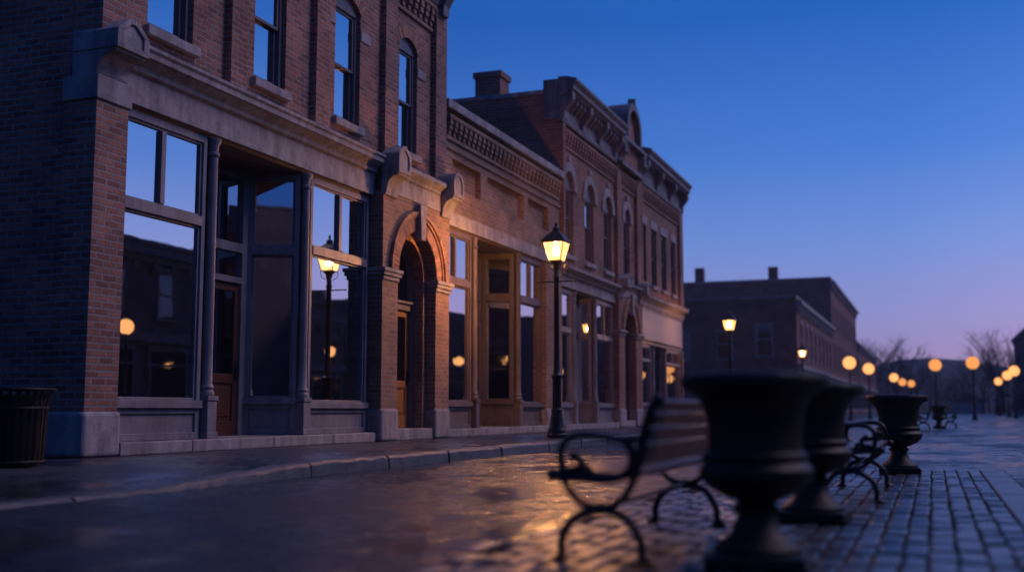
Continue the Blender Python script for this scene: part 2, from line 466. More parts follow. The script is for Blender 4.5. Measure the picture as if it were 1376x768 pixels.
def recess(B, x, ya, yb, xb, da, db, z0, zdoor, ztop, zsill, zt0, zt1, mat='paint', door='mahog'):
    """recessed shop entry: splayed display windows to a door at the back"""
    shop_window(B, (x, ya), (xb, da - .05), z0, zsill, zt0, zt1, ztop, 0, mat=mat)
    shop_window(B, (xb, db + .05), (x, yb), z0, zsill, zt0, zt1, ztop, 0, mat=mat)
    door_leaf(B, (xb - .02, da + .09), (xb - .02, db - .09), z0, zdoor, door)
    m = MB()
    m.box(xb - .12, xb + .02, da - .05, da + .085, z0, ztop); m.box(xb - .12, xb + .02, db - .085, db + .05, z0, ztop)
    for a, b in ((zdoor + .005, zdoor + .1), (zt0, zt1), (ztop - .14, ztop)):
        m.box(xb - .10, xb + .03, da + .085, db - .085, a, b)
    t = m.build('doorway_frame', mat, B, .006)
    g = MB(); g.box(xb - .05, xb - .042, da + .08, db - .08, zdoor + .09, zt0 + .01); g.box(xb - .05, xb - .042, da + .08, db - .08, zt1 - .01, ztop - .13)
    g.build('glass', 'glass', t)
    MB().box(xb - .2, x - .02, ya - .1, yb + .1, ztop + .003, ztop + .06).build('entry_ceiling', 'ceil', B)
    MB().box(xb - .2, x - .02, ya - .05, yb + .05, z0 - .1, z0 - .004).build('entry_floor', 'stone', B)

def scroll_bracket(B, y0, y1, xw, z0, z1, reach, mat='stone', round_top=False, foot=.26):
    """console block: cavetto below, gabled or rounded head above"""
    h = z1 - z0; yc = (y0 + y1) / 2; hw = (y1 - y0) / 2
    za = z0 + h * .38
    prof = [(xw - .02, z0), (xw + reach * (foot - .04), z0), (xw + reach * foot, z0 + h * .06)]
    for i in range(1, 7):
        t = i / 6 * PI / 2
        prof.append((xw + reach * (foot + (.92 - foot) * (1 - math.cos(t))), z0 + h * .06 + (za - z0 - h * .06) * math.sin(t)))
    prof += [(xw + reach * .98, za + .002), (xw + reach * .98, za + h * .05), (xw - .02, za + h * .05)]
    m = MB(); m.prism(prof, 'y', y0 + .015, y1 - .015)
    zb = za + h * .05; zc = z1 - hw * .62
    if round_top:
        zc = z1 - hw
        top = [(yc + hw * math.cos(PI * i / 12), zc + hw * math.sin(PI * i / 12)) for i in range(13)]
    else:
        top = [(y1, zc), (yc + hw * .25, z1 - .01), (yc, z1), (yc - hw * .25, z1 - .01), (y0, zc)]
    head = [(y0, zb), (y1, zb)] + top
    m.prism(head, 'x', xw - .02, xw + reach)
    # raised rim and sunk panel
    def sc(k, dz=0): return [(yc + (y - yc) * k, zb + (z1 - zb) * .5 + (z - zb - (z1 - zb) * .5) * k + dz) for y, z in head]
    o = sc(.999); i = sc(.66)
    n = len(o)
    for k in range(n):
        m.prism([o[k], o[(k + 1) % n], i[(k + 1) % n], i[k]], 'x', xw + reach - .004, xw + reach + .028)
    return m.build('scroll_bracket', mat, B, .008)

def moulding(y0, y1, xw, prof):
    """extrude a moulding profile [(dx,z)...] along Y; closes back to the wall plane"""
    p = [(xw - .02, prof[0][1])] + [(xw + dx, z) for dx, z in prof] + [(xw - .02, prof[-1][1])]
    return MB().prism(p, 'y', y0, y1)

def corbel_table(B, y0, y1, xw, z0, z1, step=.27, mat='brick', d=.1):
    m = MB(); n = max(2, int((y1 - y0) / step)); st = (y1 - y0) / n; h = z1 - z0
    for i in range(n):
        y = y0 + st * (i + .5)
        m.box(xw - .02, xw + d * .5, y - st * .22, y + st * .22, z0, z0 + h * .3)
        m.box(xw - .02, xw + d * .8, y - st * .25, y + st * .25, z0 + h * .3 + .002, z0 + h * .62)
        m.box(xw - .02, xw + d, y - st * .27, y + st * .27, z0 + h * .62 + .002, z1 - .002)
    m.box(xw - .02, xw + d + .015, y0, y1, z1, z1 + .08)
    m.box(xw - .02, xw + d * .45, y0, y1, z0 - .1, z0 - .03)
    return m.build('corbel_table', mat, B)

def portal(B, yl0, yl1, yr0, yr1, xf, zc0, zc1, zent0, zent1, brick='brick', door='oak', xw=-9.05, br_top=None):
    yc = (yl1 + yr0) / 2; RR = (yr0 - yl1) / 2; zg = .14
    for a, b in ((yl0, yl1), (yr0, yr1)):
        MB().box(xw - .35, xf, a, b, .7, zc0).build('pier', brick, B)
        MB().box(xw - .35, xf + .035, a - .03, b + .03, zg, .7).build('pier_base', 'stone', B, .05, seg=3)
        k = MB(); k.box(xw - .35, xf + .03, a - .02, b + .02, zc0 + .002, zc0 + .07)
        k.box(xw - .35, xf + .06, a - .05, b + .05, zc0 + .072, zc1 - .07); k.box(xw - .35, xf + .085, a - .07, b + .07, zc1 - .068, zc1)
        k.build('capital', 'stone', B, .012)
    m = MB(); holes_wall(m, yl0, yr1, zc1 + .002, zent0, xw - .35, xf, [(yl1, yr0, zc1 + .002, zc1 + RR, RR - .002)])
    m.build('wall_over_arch', brick, B)
    MB().blocks(yc, zc1, RR + .006, RR + .23, xf - .1, xf + .022, 33).build('brick_arch', 'brickring', B)
    hd = MB(); n = 30
    for r0, r1, dx in ((RR + .245, RR + .30, .045), (RR + .302, RR + .37, .075)):
        hd.blocks(yc, zc1 + .004, r0, r1, xf - .05, xf + dx, n, gap=0.0)
    hd.build('hood_mould', 'brickring', B)
    s1, s2 = RR - .14, RR - .20
    so = MB(); so.blocks(yc, zc1, s1, RR + .02, xf - .42, xf - .2, 26)
    so.build('inner_arch', 'brickring', B)
    sp = MB()
    sp.box(xf - .42, xf - .2, yl1, yl1 + .14, .34, zc1); sp.box(xf - .42, xf - .2, yr0 - .14, yr0, .34, zc1)
    sp.build('inner_pier', brick, B)
    fr = MB(); x0, x1 = xf - .56, xf - .38
    fr.box(x0, x1, yc - s1, yc - s2, .34, zc1); fr.box(x0, x1, yc + s2, yc + s1, .34, zc1)
    fr.blocks(yc, zc1, s2, s1, x0, x1, 24, gap=0.0)
    zt = .34 + 2.2
    fr.box(x0 - .02, x1 - .04, yc - s2, yc + s2, zt, zt + .12); fr.box(x0 - .02, x1 + .01, yc - s2, yc + s2, zt + .122, zt + .17)
    frame = fr.build('doorway_frame', 'paintd', B, .006)
    fl = MB(); pts = [(yc + s2 * math.cos(PI * i / 16), zc1 + s2 * math.sin(PI * i / 16)) for i in range(17)]
    fl.prism([(yc - s2, zt + .16), (yc + s2, zt + .16)] + pts, 'x', x0 + .03, x0 + .038)
    fl.build('fanlight', 'glassd', frame)
    door_leaf(B, (x0 + .08, yc - s2 + .004), (x0 + .08, yc + s2 - .004), .345, zt - .004, door)
    MB().box(xf - .75, xf - .03, yl1 + .03, yr0 - .03, zg, .338).build('doorstep', 'stone', B, .015)
    # keystone
    kz0, kz1 = zc1 + RR - .16, zc1 + RR + .50
    MB().prism([(yc - .09, kz0), (yc + .09, kz0), (yc + .14, kz1), (yc - .14, kz1)], 'x', xf - .05, xf + .12).build('keystone', 'stone', B, .012)
    # entablature
    h = zent1 - zent0
    MB().box(xw - .35, xf + .02, yl0 + .2, yr1 - .2, zent0 + .002, zent0 + h * .55).build('fascia', 'stone', B, .006)
    moulding(yl0 + .3, yr1 - .3, xf - .02, [(.04, zent0 + h * .55), (.08, zent0 + h * .6), (.08, zent0 + h * .67), (.17, zent0 + h * .8), (.19, zent0 + h * .82), (.19, zent0 + h * .95), (.15, zent1)]).build('cornice', 'stone', B, .004)
    zt2 = br_top or (zent1 + .22)
    scroll_bracket(B, yl0 - .02, yl0 + .48, xf - .02, zent0 - .08, zt2, .30)
    scroll_bracket(B, yr1 - .48, yr1 + .02, xf - .02, zent0 - .08, zt2, .30, round_top=True)

def shell(B, x0, x1, y0, y1, z1, brick, front=.35, slab=None, sideL=True):
    """side, back and roof of a building behind its facade; x1 is the back of the facade"""
    m = MB()
    m.box(x0, x1, y0, y0 + .3, .0, z1); m.box(x0, x1, y1 - .3, y1, .0, z1); m.box(x0, x0 + .3, y0 + .3, y1 - .3, 0, z1)
    m.build('wall', brick, B)
    r = MB(); r.box(x0 + .3, x1, y0 + .3, y1 - .3, z1 - .6, z1 - .45); r.build('roof', 'roof', B)
    f = MB(); f.box(x0 + .3, x1 - .05, y0 + .3, y1 - .3, .0, .2)
    if slab: f.box(x0 + .3, x1, y0 + .3, y1 - .3, slab, slab + .25)
    f.build('floor', 'inner', B)
    MB().box(x0 + .32, x0 + .4, y0 + .31, y1 - .31, .21, z1 - .61).build('back_room_wall', 'inner', B)
    # a partition so shop floors are not one empty hall
    pm = MB(); yc = (y0 + y1) / 2
    pm.box(x1 - 4.2, x1 - 4.0, y0 + .31, y1 - .31, .21, (slab or z1 - .6) - .01)
    pm.build('shop_partition', 'inner', B)

X = -9.05     # wall plane of the street front
XS = -9.10    # shop window plane

# ================================================================== BUILDING 1: corner building
B1 = thing('commercial_building', (-12, 15, 0), 'tall red brick corner building nearest on the left, with arched oak door', 'building')
y0, y1 = 10.18, 20.06
shell(B1, -24, X - .35, y0, y1, 9.6, 'brick', slab=4.75)
w1 = [(11.08, 12.0), (13.43, 14.27), (15.76, 16.62), (18.13, 18.9)]
m = MB(); holes_wall(m, y0, y1, 4.72, 9.6, X - .35, X, [(a, b, 5.46, 7.66, .2) for a, b in w1])
m.build('front_wall', 'brick', B1)
for a, b in w1: sash_window(B1, a, b, 5.46, 7.66, .2, X)
# pilasters
m = None
for a, b in ((10.16, 10.82), (12.72, 13.12), (15.0, 15.42), (17.38, 17.84), (19.55, 20.055)):
    MB().box(X - .2, X + .11, a, b, 5.0, 8.62).build('pilaster', 'brick', B1)
MB().box(X - .3, X - .005, 10.15, 10.18, 5.0, 9.5).build('corner_return', 'brick', B1)
for a, b in w1:
    for p_, q_ in ((a - .36, a - .01), (b + .01, b + .36)):
        MB().box(X - .1, X + .02, p_, q_, 7.02, 7.2).build('impost_stone', 'stone', B1, .008)
for a, b in ((10.82, 12.72), (13.12, 15.0), (15.42, 17.38), (17.84, 19.55)):
    corbel_table(B1, a, b, X, 8.2, 8.56, .24)
moulding(10.1, 20.08, X, [(.12, 8.66), (.16, 8.75), (.16, 8.84), (.30, 9.1), (.42, 9.16), (.42, 9.3), (.5, 9.4), (.5, 9.5), (.3, 9.66)]).build('roof_cornice', 'metalroof', B1, .006)
for y in (10.3, 12.9, 15.2, 17.6, 19.8):
    br = MB(); br.prism([(X, 8.5), (X + .2, 8.5), (X + .22, 8.7), (X + .46, 9.12), (X + .46, 9.36), (X, 9.36)], 'y', y - .14, y + .14)
    br.build('cornice_bracket', 'metalroof', B1, .012)
# corner pier with stone base and cap
MB().box(-9.42, X + .10, 10.13, 10.68, .66, 4.27).build('corner_pier', 'brick', B1)
MB().box(-9.47, X + .14, 10.09, 10.72, .14, .66).build('pier_base', 'stone', B1, .05, seg=3)
MB().box(-9.44, X + .13, 10.10, 10.71, 4.272, 4.56).build('pier_cap', 'stone', B1, .012)
scroll_bracket(B1, 10.12, 10.68, X - .27, 4.56, 5.26, .62, foot=.56)
# shopfront
MB().box(X - .35, X - .06, 10.68, 17.2, 4.36, 4.40).build('soffit_board', 'ceil', B1)
MB().box(X - .36, X + .03, 10.72, 17.16, 4.40, 4.78).build('fascia', 'stone', B1, .006)
moulding(10.7, 17.14, X, [(.05, 4.78), (.09, 4.80), (.09, 4.86), (.20, 4.94), (.24, 4.95), (.24, 5.02), (.27, 5.05), (.27, 5.09), (.05, 5.16)]).build('shop_cornice', 'stone', B1, .004)
zt = (.30, .80, 3.12, 3.25, 4.36)
shop_window(B1, (XS, 10.68), (XS, 12.46), zt[0], zt[1], zt[2], zt[3], zt[4], 1)
iron_column(B1, XS + .0, 12.60, .30, .86, 4.36)
recess(B1, XS - .05, 12.78, 14.93, -9.86, 13.42, 14.52, .30, 2.58, 4.36, .86, 3.06, 3.2)
iron_column(B1, XS + .0, 15.02, .30, .86, 4.36)
shop_window(B1, (XS, 15.18), (XS, 17.12), zt[0], zt[1], zt[2], zt[3], zt[4], 1, tilt=R(1.6))
cs = MB(); ya = 10.73
for yb in (12.1, 14.0, 15.7, 17.15):
    cs.box(XS - .2, X + .13, ya, yb - .008, .14, .296); ya = yb
cs.build('stone_course', 'stone', B1, .015)
portal(B1, 17.2, 17.8, 19.43, 20.06, -8.86, 2.93, 3.14, 4.50, 5.06, brick='brick2', br_top=5.3)

# ================================================================== BUILDING 2: one storey shop
B2 = thing('commercial_building', (-12, 24, 0), 'single storey brown brick shop with corbelled parapet between the two tall buildings', 'building')
y0, y1 = 20.09, 27.66
shell(B2, -24, X - .35, y0, y1, 6.7, 'brick2')
pan = [(20.62, 22.15), (22.54, 24.9), (25.2, 26.72)]
m = MB(); holes_wall(m, y0, y1, 4.68, 6.74, X - .12, X, [(a, b, 5.2, 5.8, 0) for a, b in pan])
m.build('front_wall', 'brick2', B2)
MB().box(X - .35, X - .122, y0, y1, 4.68, 6.74).build('panel_backing', 'brick2', B2)
corbel_table(B2, y0 + .15, y1 - .1, X, 6.24, 6.56, .25, 'brick2')
MB().box(X - .02, X + .04, y0, y1 - .02, 5.95, 6.03).build('string_course', 'brick2', B2)
MB().box(X - .40, X + .15, y0 + .0, y1, 6.742, 6.92).build('coping', 'stone', B2, .015)
MB().box(X - .36, X + .02, y0 + .1, y1 - .05, 4.40, 4.677).build('fascia', 'stone', B2, .008)
MB().box(X - .35, X - .06, y0 + .1, y1 - .05, 4.35, 4.398).build('soffit_board', 'ceil', B2)
zt = (.30, .84, 3.22, 3.37, 4.35)
shop_window(B2, (XS, 20.10), (XS, 21.78), zt[0], zt[1], zt[2], zt[3], zt[4], 1, mat='paintb')
iron_column(B2, XS, 21.92, .30, .9, 4.35, mat='paintb')
recess(B2, XS - .05, 22.1, 24.45, -9.92, 23.0, 24.28, .30, 2.6, 4.35, .9, 3.22, 3.37, mat='paintb')
iron_column(B2, XS, 24.6, .30, .9, 4.35, mat='paintb')
shop_window(B2, (XS, 24.74), (XS, 26.34), zt[0], zt[1], zt[2], zt[3], zt[4], 1, mat='paintb')
MB().box(X - .35, X + .06, 26.36, 27.64, .7, 4.348).build('pier', 'brick2', B2)
MB().box(X - .35, X + .1, 26.33, 27.66, .14, .698).build('pier_base', 'stone', B2, .04)
cs = MB(); ya = 20.12
for yb in (22.0, 23.6, 25.1, 26.32):
    cs.box(XS - .2, X + .13, ya, yb - .008, .14, .296); ya = yb
cs.build('stone_course', 'stone', B2, .015)

# ================================================================== BUILDING 3: two storeys, arched windows, pediment
B3 = thing('commercial_building', (-12, 32, 0), 'two storey brick building with stone hooded arched windows, chimney and small pediment', 'building')
y0, y1 = 27.69, 36.14
shell(B3, -24, X - .35, y0, y1, 9.1, 'brick3', slab=4.4)
w3 = [(28.0, 28.86), (29.95, 30.83), (31.88, 32.74)]
m = MB(); holes_wall(m, y0, y1, 4.3, 9.1, X - .35, X, [(a, b, 4.82, 7.1, (b - a) / 2 - .002) for a, b in w3] + [(34.2, 34.95, 4.85, 7.1, .373)])
m.build('front_wall', 'brick3', B3)
for a, b in w3: sash_window(B3, a, b, 4.82, 7.1, (b - a) / 2 - .002, X, 'stone', mid=5.86)
sash_window(B3, 34.2, 34.95, 4.85, 7.1, .373, X, 'stone', mid=5.86)
for a, b in ((27.678, 27.86), (33.1, 33.6), (35.6, 36.1)):
    MB().box(X - .2, X + .11, a, b, 4.5, 8.28).build('pilaster', 'brick3', B3)
corbel_table(B3, 27.9, 33.06, X, 7.78, 8.1, .25, 'brick3')
corbel_table(B3, 33.65, 35.55, X, 7.78, 8.1, .25, 'brick3')
c = moulding(27.62, 33.12, X, [(.10, 8.3), (.12, 8.36), (.12, 8.42), (.05, 8.44), (.05, 8.98), (.30, 9.06), (.36, 9.14), (.42, 9.16), (.42, 9.26), (.50, 9.36), (.50, 9.44), (.2, 9.52)]).build('roof_cornice', 'metalroof', B3, .005)
for i, y in enumerate((27.78, 29.5, 31.2, 32.95)):
    d = MB(); d.prism([(X + .04, 8.4), (X + .14, 8.4), (X + .16, 8.6), (X + .38, 8.9), (X + .38, 9.1), (X + .04, 9.1)], 'y', y - .13, y + .13)
    d.build('cornice_bracket', 'metalroof', B3, .008)
    if i < 3:
        d = MB(); d.box(X + .02, X + .2, y + .14, y + 1.57, 9.032, 9.058)
        for k in range(1, 5):
            yy = y + 1.71 * k / 5
            d.prism([(X + .04, 8.74), (X + .1, 8.74), (X + .28, 8.92), (X + .28, 9.03), (X + .04, 9.03)], 'y', yy - .06, yy + .06)
        d.build('modillions', 'metalroof', B3, .006)
MB().box(-9.48, X - .03, 27.60, 27.685, 8.36, 9.46).build('cornice_end', 'metalroof', B3, .01)
MB().box(-24.05, -9.5, 27.66, 28.05, 9.102, 9.22).build('coping', 'stone', B3, .01)
ch = MB(); ch.box(-11.5, -10.76, 27.72, 28.4, 9.225, 9.74); ch.box(-11.55, -10.71, 27.67, 28.45, 9.742, 9.9)
ch.build('chimney', 'brick3', B3)
# tower bay with a rounded pediment
pd = MB(); pd.box(X - .4, X + .16, 33.2, 36.0, 8.36, 9.3); yc = 34.6
arch = [(yc + .82 * math.cos(PI * i / 14), 9.62 + .82 * math.sin(PI * i / 14)) for i in range(15)]
pd.prism([(yc - .82, 9.3), (yc + .82, 9.3)] + arch, 'x', X - .4, X + .14)
pd.build('pediment', 'brick3', B3)
pr = MB(); pr.blocks(yc, 9.62, .70, .93, X - .45, X + .32, 14, gap=0.0)
pr.box(X - .45, X + .32, yc - .93, yc - .70, 9.22, 9.62); pr.box(X - .45, X + .32, yc + .70, yc + .93, 9.22, 9.62)
pr.box(X - .42, X + .36, 33.12, 36.1, 9.1, 9.215)
pr.prism([(yc - .1, 10.5), (yc + .1, 10.5), (yc + .06, 10.72), (yc - .06, 10.72)], 'x', X + .1, X + .34)
pr.box(X - .02, X + .26, 33.2, 36.0, 8.3, 8.42)
pr.build('pediment_trim', 'metalroof', B3, .01)
scroll_bracket(B3, 33.15, 33.6, X + .1, 8.4, 9.1, .25, 'metalroof'); scroll_bracket(B3, 35.6, 36.05, X + .1, 8.4, 9.1, .25, 'metalroof')
MB().box(X - .36, X + .02, 27.72, 33.1, 3.92, 4.2).build('fascia', 'stone', B3, .008)
MB().box(X - .35, X - .06, 27.72, 33.1, 3.87, 3.918).build('soffit_board', 'ceil', B3)
moulding(27.7, 33.1, X, [(.05, 4.2), (.1, 4.24), (.1, 4.28), (.22, 4.36), (.25, 4.37), (.25, 4.44), (.05, 4.5)]).build('shop_cornice', 'stone', B3, .004)
zt = (.30, .84, 2.72, 2.85, 3.87)
shop_window(B3, (XS, 27.78), (XS, 28.82), zt[0], zt[1], zt[2], zt[3], zt[4], 0)
iron_column(B3, XS, 28.98, .30, .9, 3.87)
recess(B3, XS - .05, 29.14, 30.85, -9.9, 29.5, 30.6, .30, 2.5, 3.87, .9, 2.72, 2.85)
iron_column(B3, XS, 31.0, .30, .9, 3.87)
shop_window(B3, (XS, 31.16), (XS, 32.98), zt[0], zt[1], zt[2], zt[3], zt[4], 1)
cs = MB(); ya = 27.74
for yb in (29.2, 31.1, 33.0):
    cs.box(XS - .2, X + .13, ya, yb - .008, .14, .296); ya = yb
cs.build('stone_course', 'stone', B3, .015)
portal(B3, 33.08, 33.78, 35.18, 36.0, -8.93, 2.95, 3.12, 4.20, 4.62, 'brick3', 'mahog', br_top=4.85)

# ================================================================== BUILDING 4: end of the block with blank sign
B4 = thing('commercial_building', (-12, 39.5, 0), 'two storey end building with four narrow windows above a blank pale sign', 'building')
y0, y1 = 36.17, 42.85
shell(B4, -24, X - .35, y0, y1, 9.0, 'brick3', slab=4.4)
w4 = [(36.42, 37.2), (37.95, 38.73), (39.5, 40.28), (41.05, 41.83)]
m = MB(); holes_wall(m, y0, y1, 4.5, 9.0, X - .35, X, [(a, b, 4.98, 6.98, 0) for a, b in w4])
m.build('front_wall', 'brick3', B4)
for a, b in w4: sash_window(B4, a, b, 4.98, 6.98, 0, X, 'lintel', mid=5.95)
for a, b in ((36.176, 36.36), (42.3, 42.86)):
    MB().box(X - .2, X + .1, a, b, 4.6, 8.28).build('pilaster', 'brick3', B4)
corbel_table(B4, 36.4, 42.28, X, 7.85, 8.15, .25, 'brick3')
moulding(36.15, 42.95, X, [(.10, 8.3), (.12, 8.36), (.12, 8.42), (.05, 8.44), (.05, 8.95), (.28, 9.02), (.34, 9.1), (.4, 9.12), (.4, 9.24), (.48, 9.34), (.48, 9.42), (.2, 9.5)]).build('roof_cornice', 'metalroof', B4, .005)
for y in (36.4, 38.55, 40.7, 42.75):
    d = MB(); d.prism([(X + .04, 8.4), (X + .14, 8.4), (X + .16, 8.6), (X + .36, 8.86), (X + .36, 9.06), (X + .04, 9.06)], 'y', y - .13, y + .13)
    d.build('cornice_bracket', 'metalroof', B4, .008)
MB().box(-9.9, X - .03, 36.10, 36.165, 9.05, 9.48).build('cornice_end', 'metalroof', B4, .01)
moulding(36.1, 43.0, X, [(.05, 4.12), (.08, 4.2), (.08, 4.3), (.2, 4.4), (.26, 4.42), (.26, 4.5), (.3, 4.55), (.05, 4.64)]).build('shop_cornice', 'stone', B4, .004)
MB().box(X - .36, X - .02, 36.17, 42.84, 2.9, 4.498).build('fascia', 'paint', B4, .006)
for a, b in ((36.2, 36.3), (42.72, 42.84)): MB().box(X - .35, X + .05, a, b, .14, 2.898).build('corner_post', 'paint', B4, .01)
shop_window(B4, (XS, 36.32), (XS, 37.9), .30, .88, 2.3, 2.38, 2.89, 0)
iron_column(B4, XS, 38.05, .30, .9, 2.89, .09)
recess(B4, XS - .05, 38.2, 39.75, -9.9, 38.4, 39.5, .30, 2.2, 2.89, .9, 2.32, 2.4)
iron_column(B4, XS, 39.95, .30, .9, 2.89, .09)
shop_window(B4, (XS, 40.12), (XS, 42.7), .30, .88, 2.3, 2.38, 2.89, 1)
MB().box(XS - .2, X + .12, 36.22, 42.7, .14, .296).build('stone_course', 'stone', B4, .015)
sg = thing('shop_sign', (X + .02, 39.6, 3.1), 'long blank pale pink sign board above the farthest shopfront', 'sign')
s_ = MB(); s_.box(X - .017, X + .03, 36.4, 42.68, 3.08, 4.04); s_.build('board', 'sign', sg, .006)
s_ = MB(); s_.box(X - .017, X + .05, 36.34, 36.398, 3.02, 4.1); s_.box(X - .017, X + .05, 42.682, 42.74, 3.02, 4.1)
s_.box(X - .017, X + .05, 36.4, 42.68, 3.02, 3.078); s_.box(X - .017, X + .05, 36.4, 42.68, 4.042, 4.1)
s_.build('sign_frame', 'paint', sg, .005)

# ================================================================== plain buildings farther off
def plain_building(label, x0, x1, y0, y1, h, face, brick, wins, side=None, chim=(), cornice=True, shop=True, zshop=3.4):
    """x1 is the street wall; face=+1 looks to +X, -1 looks to -X; wins = list of (y, z0, z1)"""
    dark = face < 0 or y1 < 0  # fronts across the street and behind the viewer use the shade-darkened copies
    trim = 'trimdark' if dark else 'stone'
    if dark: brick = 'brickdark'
    b = thing('brick_building', ((x0 + x1) / 2, (y0 + y1) / 2, 0), label, 'building')
    lo, hi = min(x0, x1), max(x0, x1)
    MB().box(lo, hi, y0, y1, 0, h).build('wall', brick, b)
    MB().box(lo - .05, hi + .05, y0 - .05, y1 + .05, h + .003, h + .18).build('coping', trim, b)
    xs = x1
    def out(d): return xs + face * d
    for y, za, zb in wins:
        f = MB(); f.box(out(.003), out(.06), y - .55, y - .45, za, zb); f.box(out(.003), out(.06), y + .45, y + .55, za, zb)
        f.box(out(.003), out(.06), y - .45, y + .45, zb - .1, zb); f.box(out(.003), out(.06), y - .45, y + .45, (za + zb) / 2 - .04, (za + zb) / 2 + .04)
        f.box(out(.003), out(.12), y - .62, y + .62, za - .14, za - .002); f.box(out(.003), out(.09), y - .65, y + .65, zb + .002, zb + .25)
        w = f.build('window', trim, b)
        MB().box(out(.005), out(.02), y - .45, y + .45, za, zb - .1).build('pane', 'glassfar', w)
    if shop:
        n = max(1, int((y1 - y0) / 6))
        for i in range(n):
            a = y0 + (y1 - y0) * i / n + .4; c_ = y0 + (y1 - y0) * (i + 1) / n - .4
            f = MB(); f.box(out(.003), out(.1), a, a + .15, .3, zshop); f.box(out(.003), out(.1), c_ - .15, c_, .3, zshop)
            f.box(out(.003), out(.1), a + .15, c_ - .15, .3, .8); f.box(out(.003), out(.1), a + .15, c_ - .15, zshop - .2, zshop)
            f.box(out(.003), out(.08), (a + c_) / 2 - .08, (a + c_) / 2 + .08, .8, zshop - .2); f.box(out(.003), out(.08), a + .15, c_ - .15, 2.5, 2.6)
            w = f.build('shopfront', ('trimdark' if dark else 'paint'), b)
            MB().box(out(.006), out(.025), a + .14, c_ - .14, .79, zshop - .19).build('glass', 'glassfar', w)
        MB().box(out(.002), out(.25), y0 + .2, y1 - .2, zshop + .15, zshop + .55).build('shop_cornice', trim, b)
    if cornice:
        mb = MB(); mb.box(out(.002), out(.2), y0, y1, h - .75, h - .5); mb.box(out(.002), out(.42), y0, y1, h - .498, h - .2)
        k = int((y1 - y0) / 1.2)
        for i in range(k):
            y = y0 + (i + .5) * (y1 - y0) / k; mb.box(out(.002), out(.16), y - .15, y + .15, h - 1.1, h - .752)
        mb.build('roof_cornice', trim, b)
    for cx, cy, ch_ in chim: 
        MB().box(cx - .45, cx + .45, cy - .4, cy + .4, h + .183, h + ch_).build('chimney', brick, b)
    for (sx, za, zb) in (side or []):
        f = MB(); f.box(sx - .62, sx - .5, y0 - .05, y0 - .003, za, zb); f.box(sx + .5, sx + .62, y0 - .05, y0 - .003, za, zb)
        f.box(sx - .5, sx + .5, y0 - .05, y0 - .003, zb - .12, zb); f.box(sx - .5, sx + .5, y0 - .05, y0 - .003, (za + zb) / 2 - .05, (za + zb) / 2 + .05)
        f.box(sx - .7, sx + .7, y0 - .1, y0 - .003, za - .15, za - .002)
        h_ = MB()
        w = f.build('window', trim, b)
        MB().box(sx - .5, sx + .5, y0 - .02, y0 - .004, za, zb - .12).build('pane', 'glassfar', w)
    return b

FB = plain_building('blurred two storey brick building past the cross street with windows in its side wall', -30, -9.0, 82, 112, 8.7, 1, 'brickfar',
    [(y, 4.6, 7.0) for y in (85, 88.5, 92, 95.5, 99, 102.5, 106, 109.5)], side=[(-11.3, 4.6, 6.9), (-14.2, 4.4, 6.5), (-17.3, 4.4, 6.5)])
plain_building('tall dark flat roofed building with two chimneys behind the far brick building', -34, -9.0, 112.3, 150, 13.4, 1, 'brickfar',
    [(y, z, z + 2.4) for y in (115, 119, 123, 127, 131, 135, 139, 143, 147) for z in (4.8, 8.6)], chim=[(-22.0, 113.5, 1.7), (-14.6, 113.5, 1.5)])
plain_building('low brick building farthest down the left side of the street', -24, -9.0, 152, 200, 9.4, 1, 'brickfar',
    [(y, 4.8, 7.0) for y in range(155, 198, 5)])
opp = [(-60, -6.3, 7.6, 'brick3'), (-6, 9.5, 6.4, 'brickfar'), (10, 25, 7.2, 'brick3'), (25.3, 43.5, 7.5, 'brickfar'), (43.8, 60, 6.2, 'brick2'), (60.3, 82, 7.1, 'brick3'), (96, 128, 9.0, 'brickfar'), (128.4, 190, 11.6, 'brick3')]
lab = ['long red brick row behind the viewer on the right side of the street', 'low brick shop beside the viewer on the right side of the street', 'brick building facing the corner building from across the street',
       'long old brick building facing the arched oak door from across the street', 'lowest brown brick shop in the row across the street',
       'tall red brick building closing the near block across the street', 'old brick building past the cross street on the right side',
       'dark tall building at the right edge at the far end of the street']
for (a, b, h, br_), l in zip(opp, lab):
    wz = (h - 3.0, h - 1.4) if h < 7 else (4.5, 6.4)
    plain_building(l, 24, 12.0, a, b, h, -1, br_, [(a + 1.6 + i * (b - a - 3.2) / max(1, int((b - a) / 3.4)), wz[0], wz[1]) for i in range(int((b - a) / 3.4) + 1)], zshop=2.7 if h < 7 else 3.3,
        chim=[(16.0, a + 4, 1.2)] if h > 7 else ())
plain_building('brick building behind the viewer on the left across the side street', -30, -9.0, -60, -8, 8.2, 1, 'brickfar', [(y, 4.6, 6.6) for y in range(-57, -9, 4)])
plain_building('added unseen brick building behind the viewer, darkening the entry glass reflections', -8.8, 11.8, -50, -36, 13.5, 1, 'brickfar', [], side=[(x, 4.6, 6.6) for x in (-7, -3, 1, 5, 9)], shop=False)  # added out of view; height and distance keep sky out of the entry glass
sh = thing('garden_shed', (5.2, 205, 0), 'small pale blue gabled hut under the dark trees at the street end', 'shed')
MB().box(3.0, 8.0, 203, 208, 0, 2.0).build('wall', 'shed', sh)
MB().prism([(2.7, 2.003), (8.3, 2.003), (5.5, 3.5)], 'y', 202.7, 208.3).build('roof', 'roof', sh)

# ================================================================== ground
g = MB(); g.face([g.v((x, y, 0)) for x, y in ((-220, -100), (220, -100), (220, 345), (-220, 345))])
struct(g.build('road', 'road'))

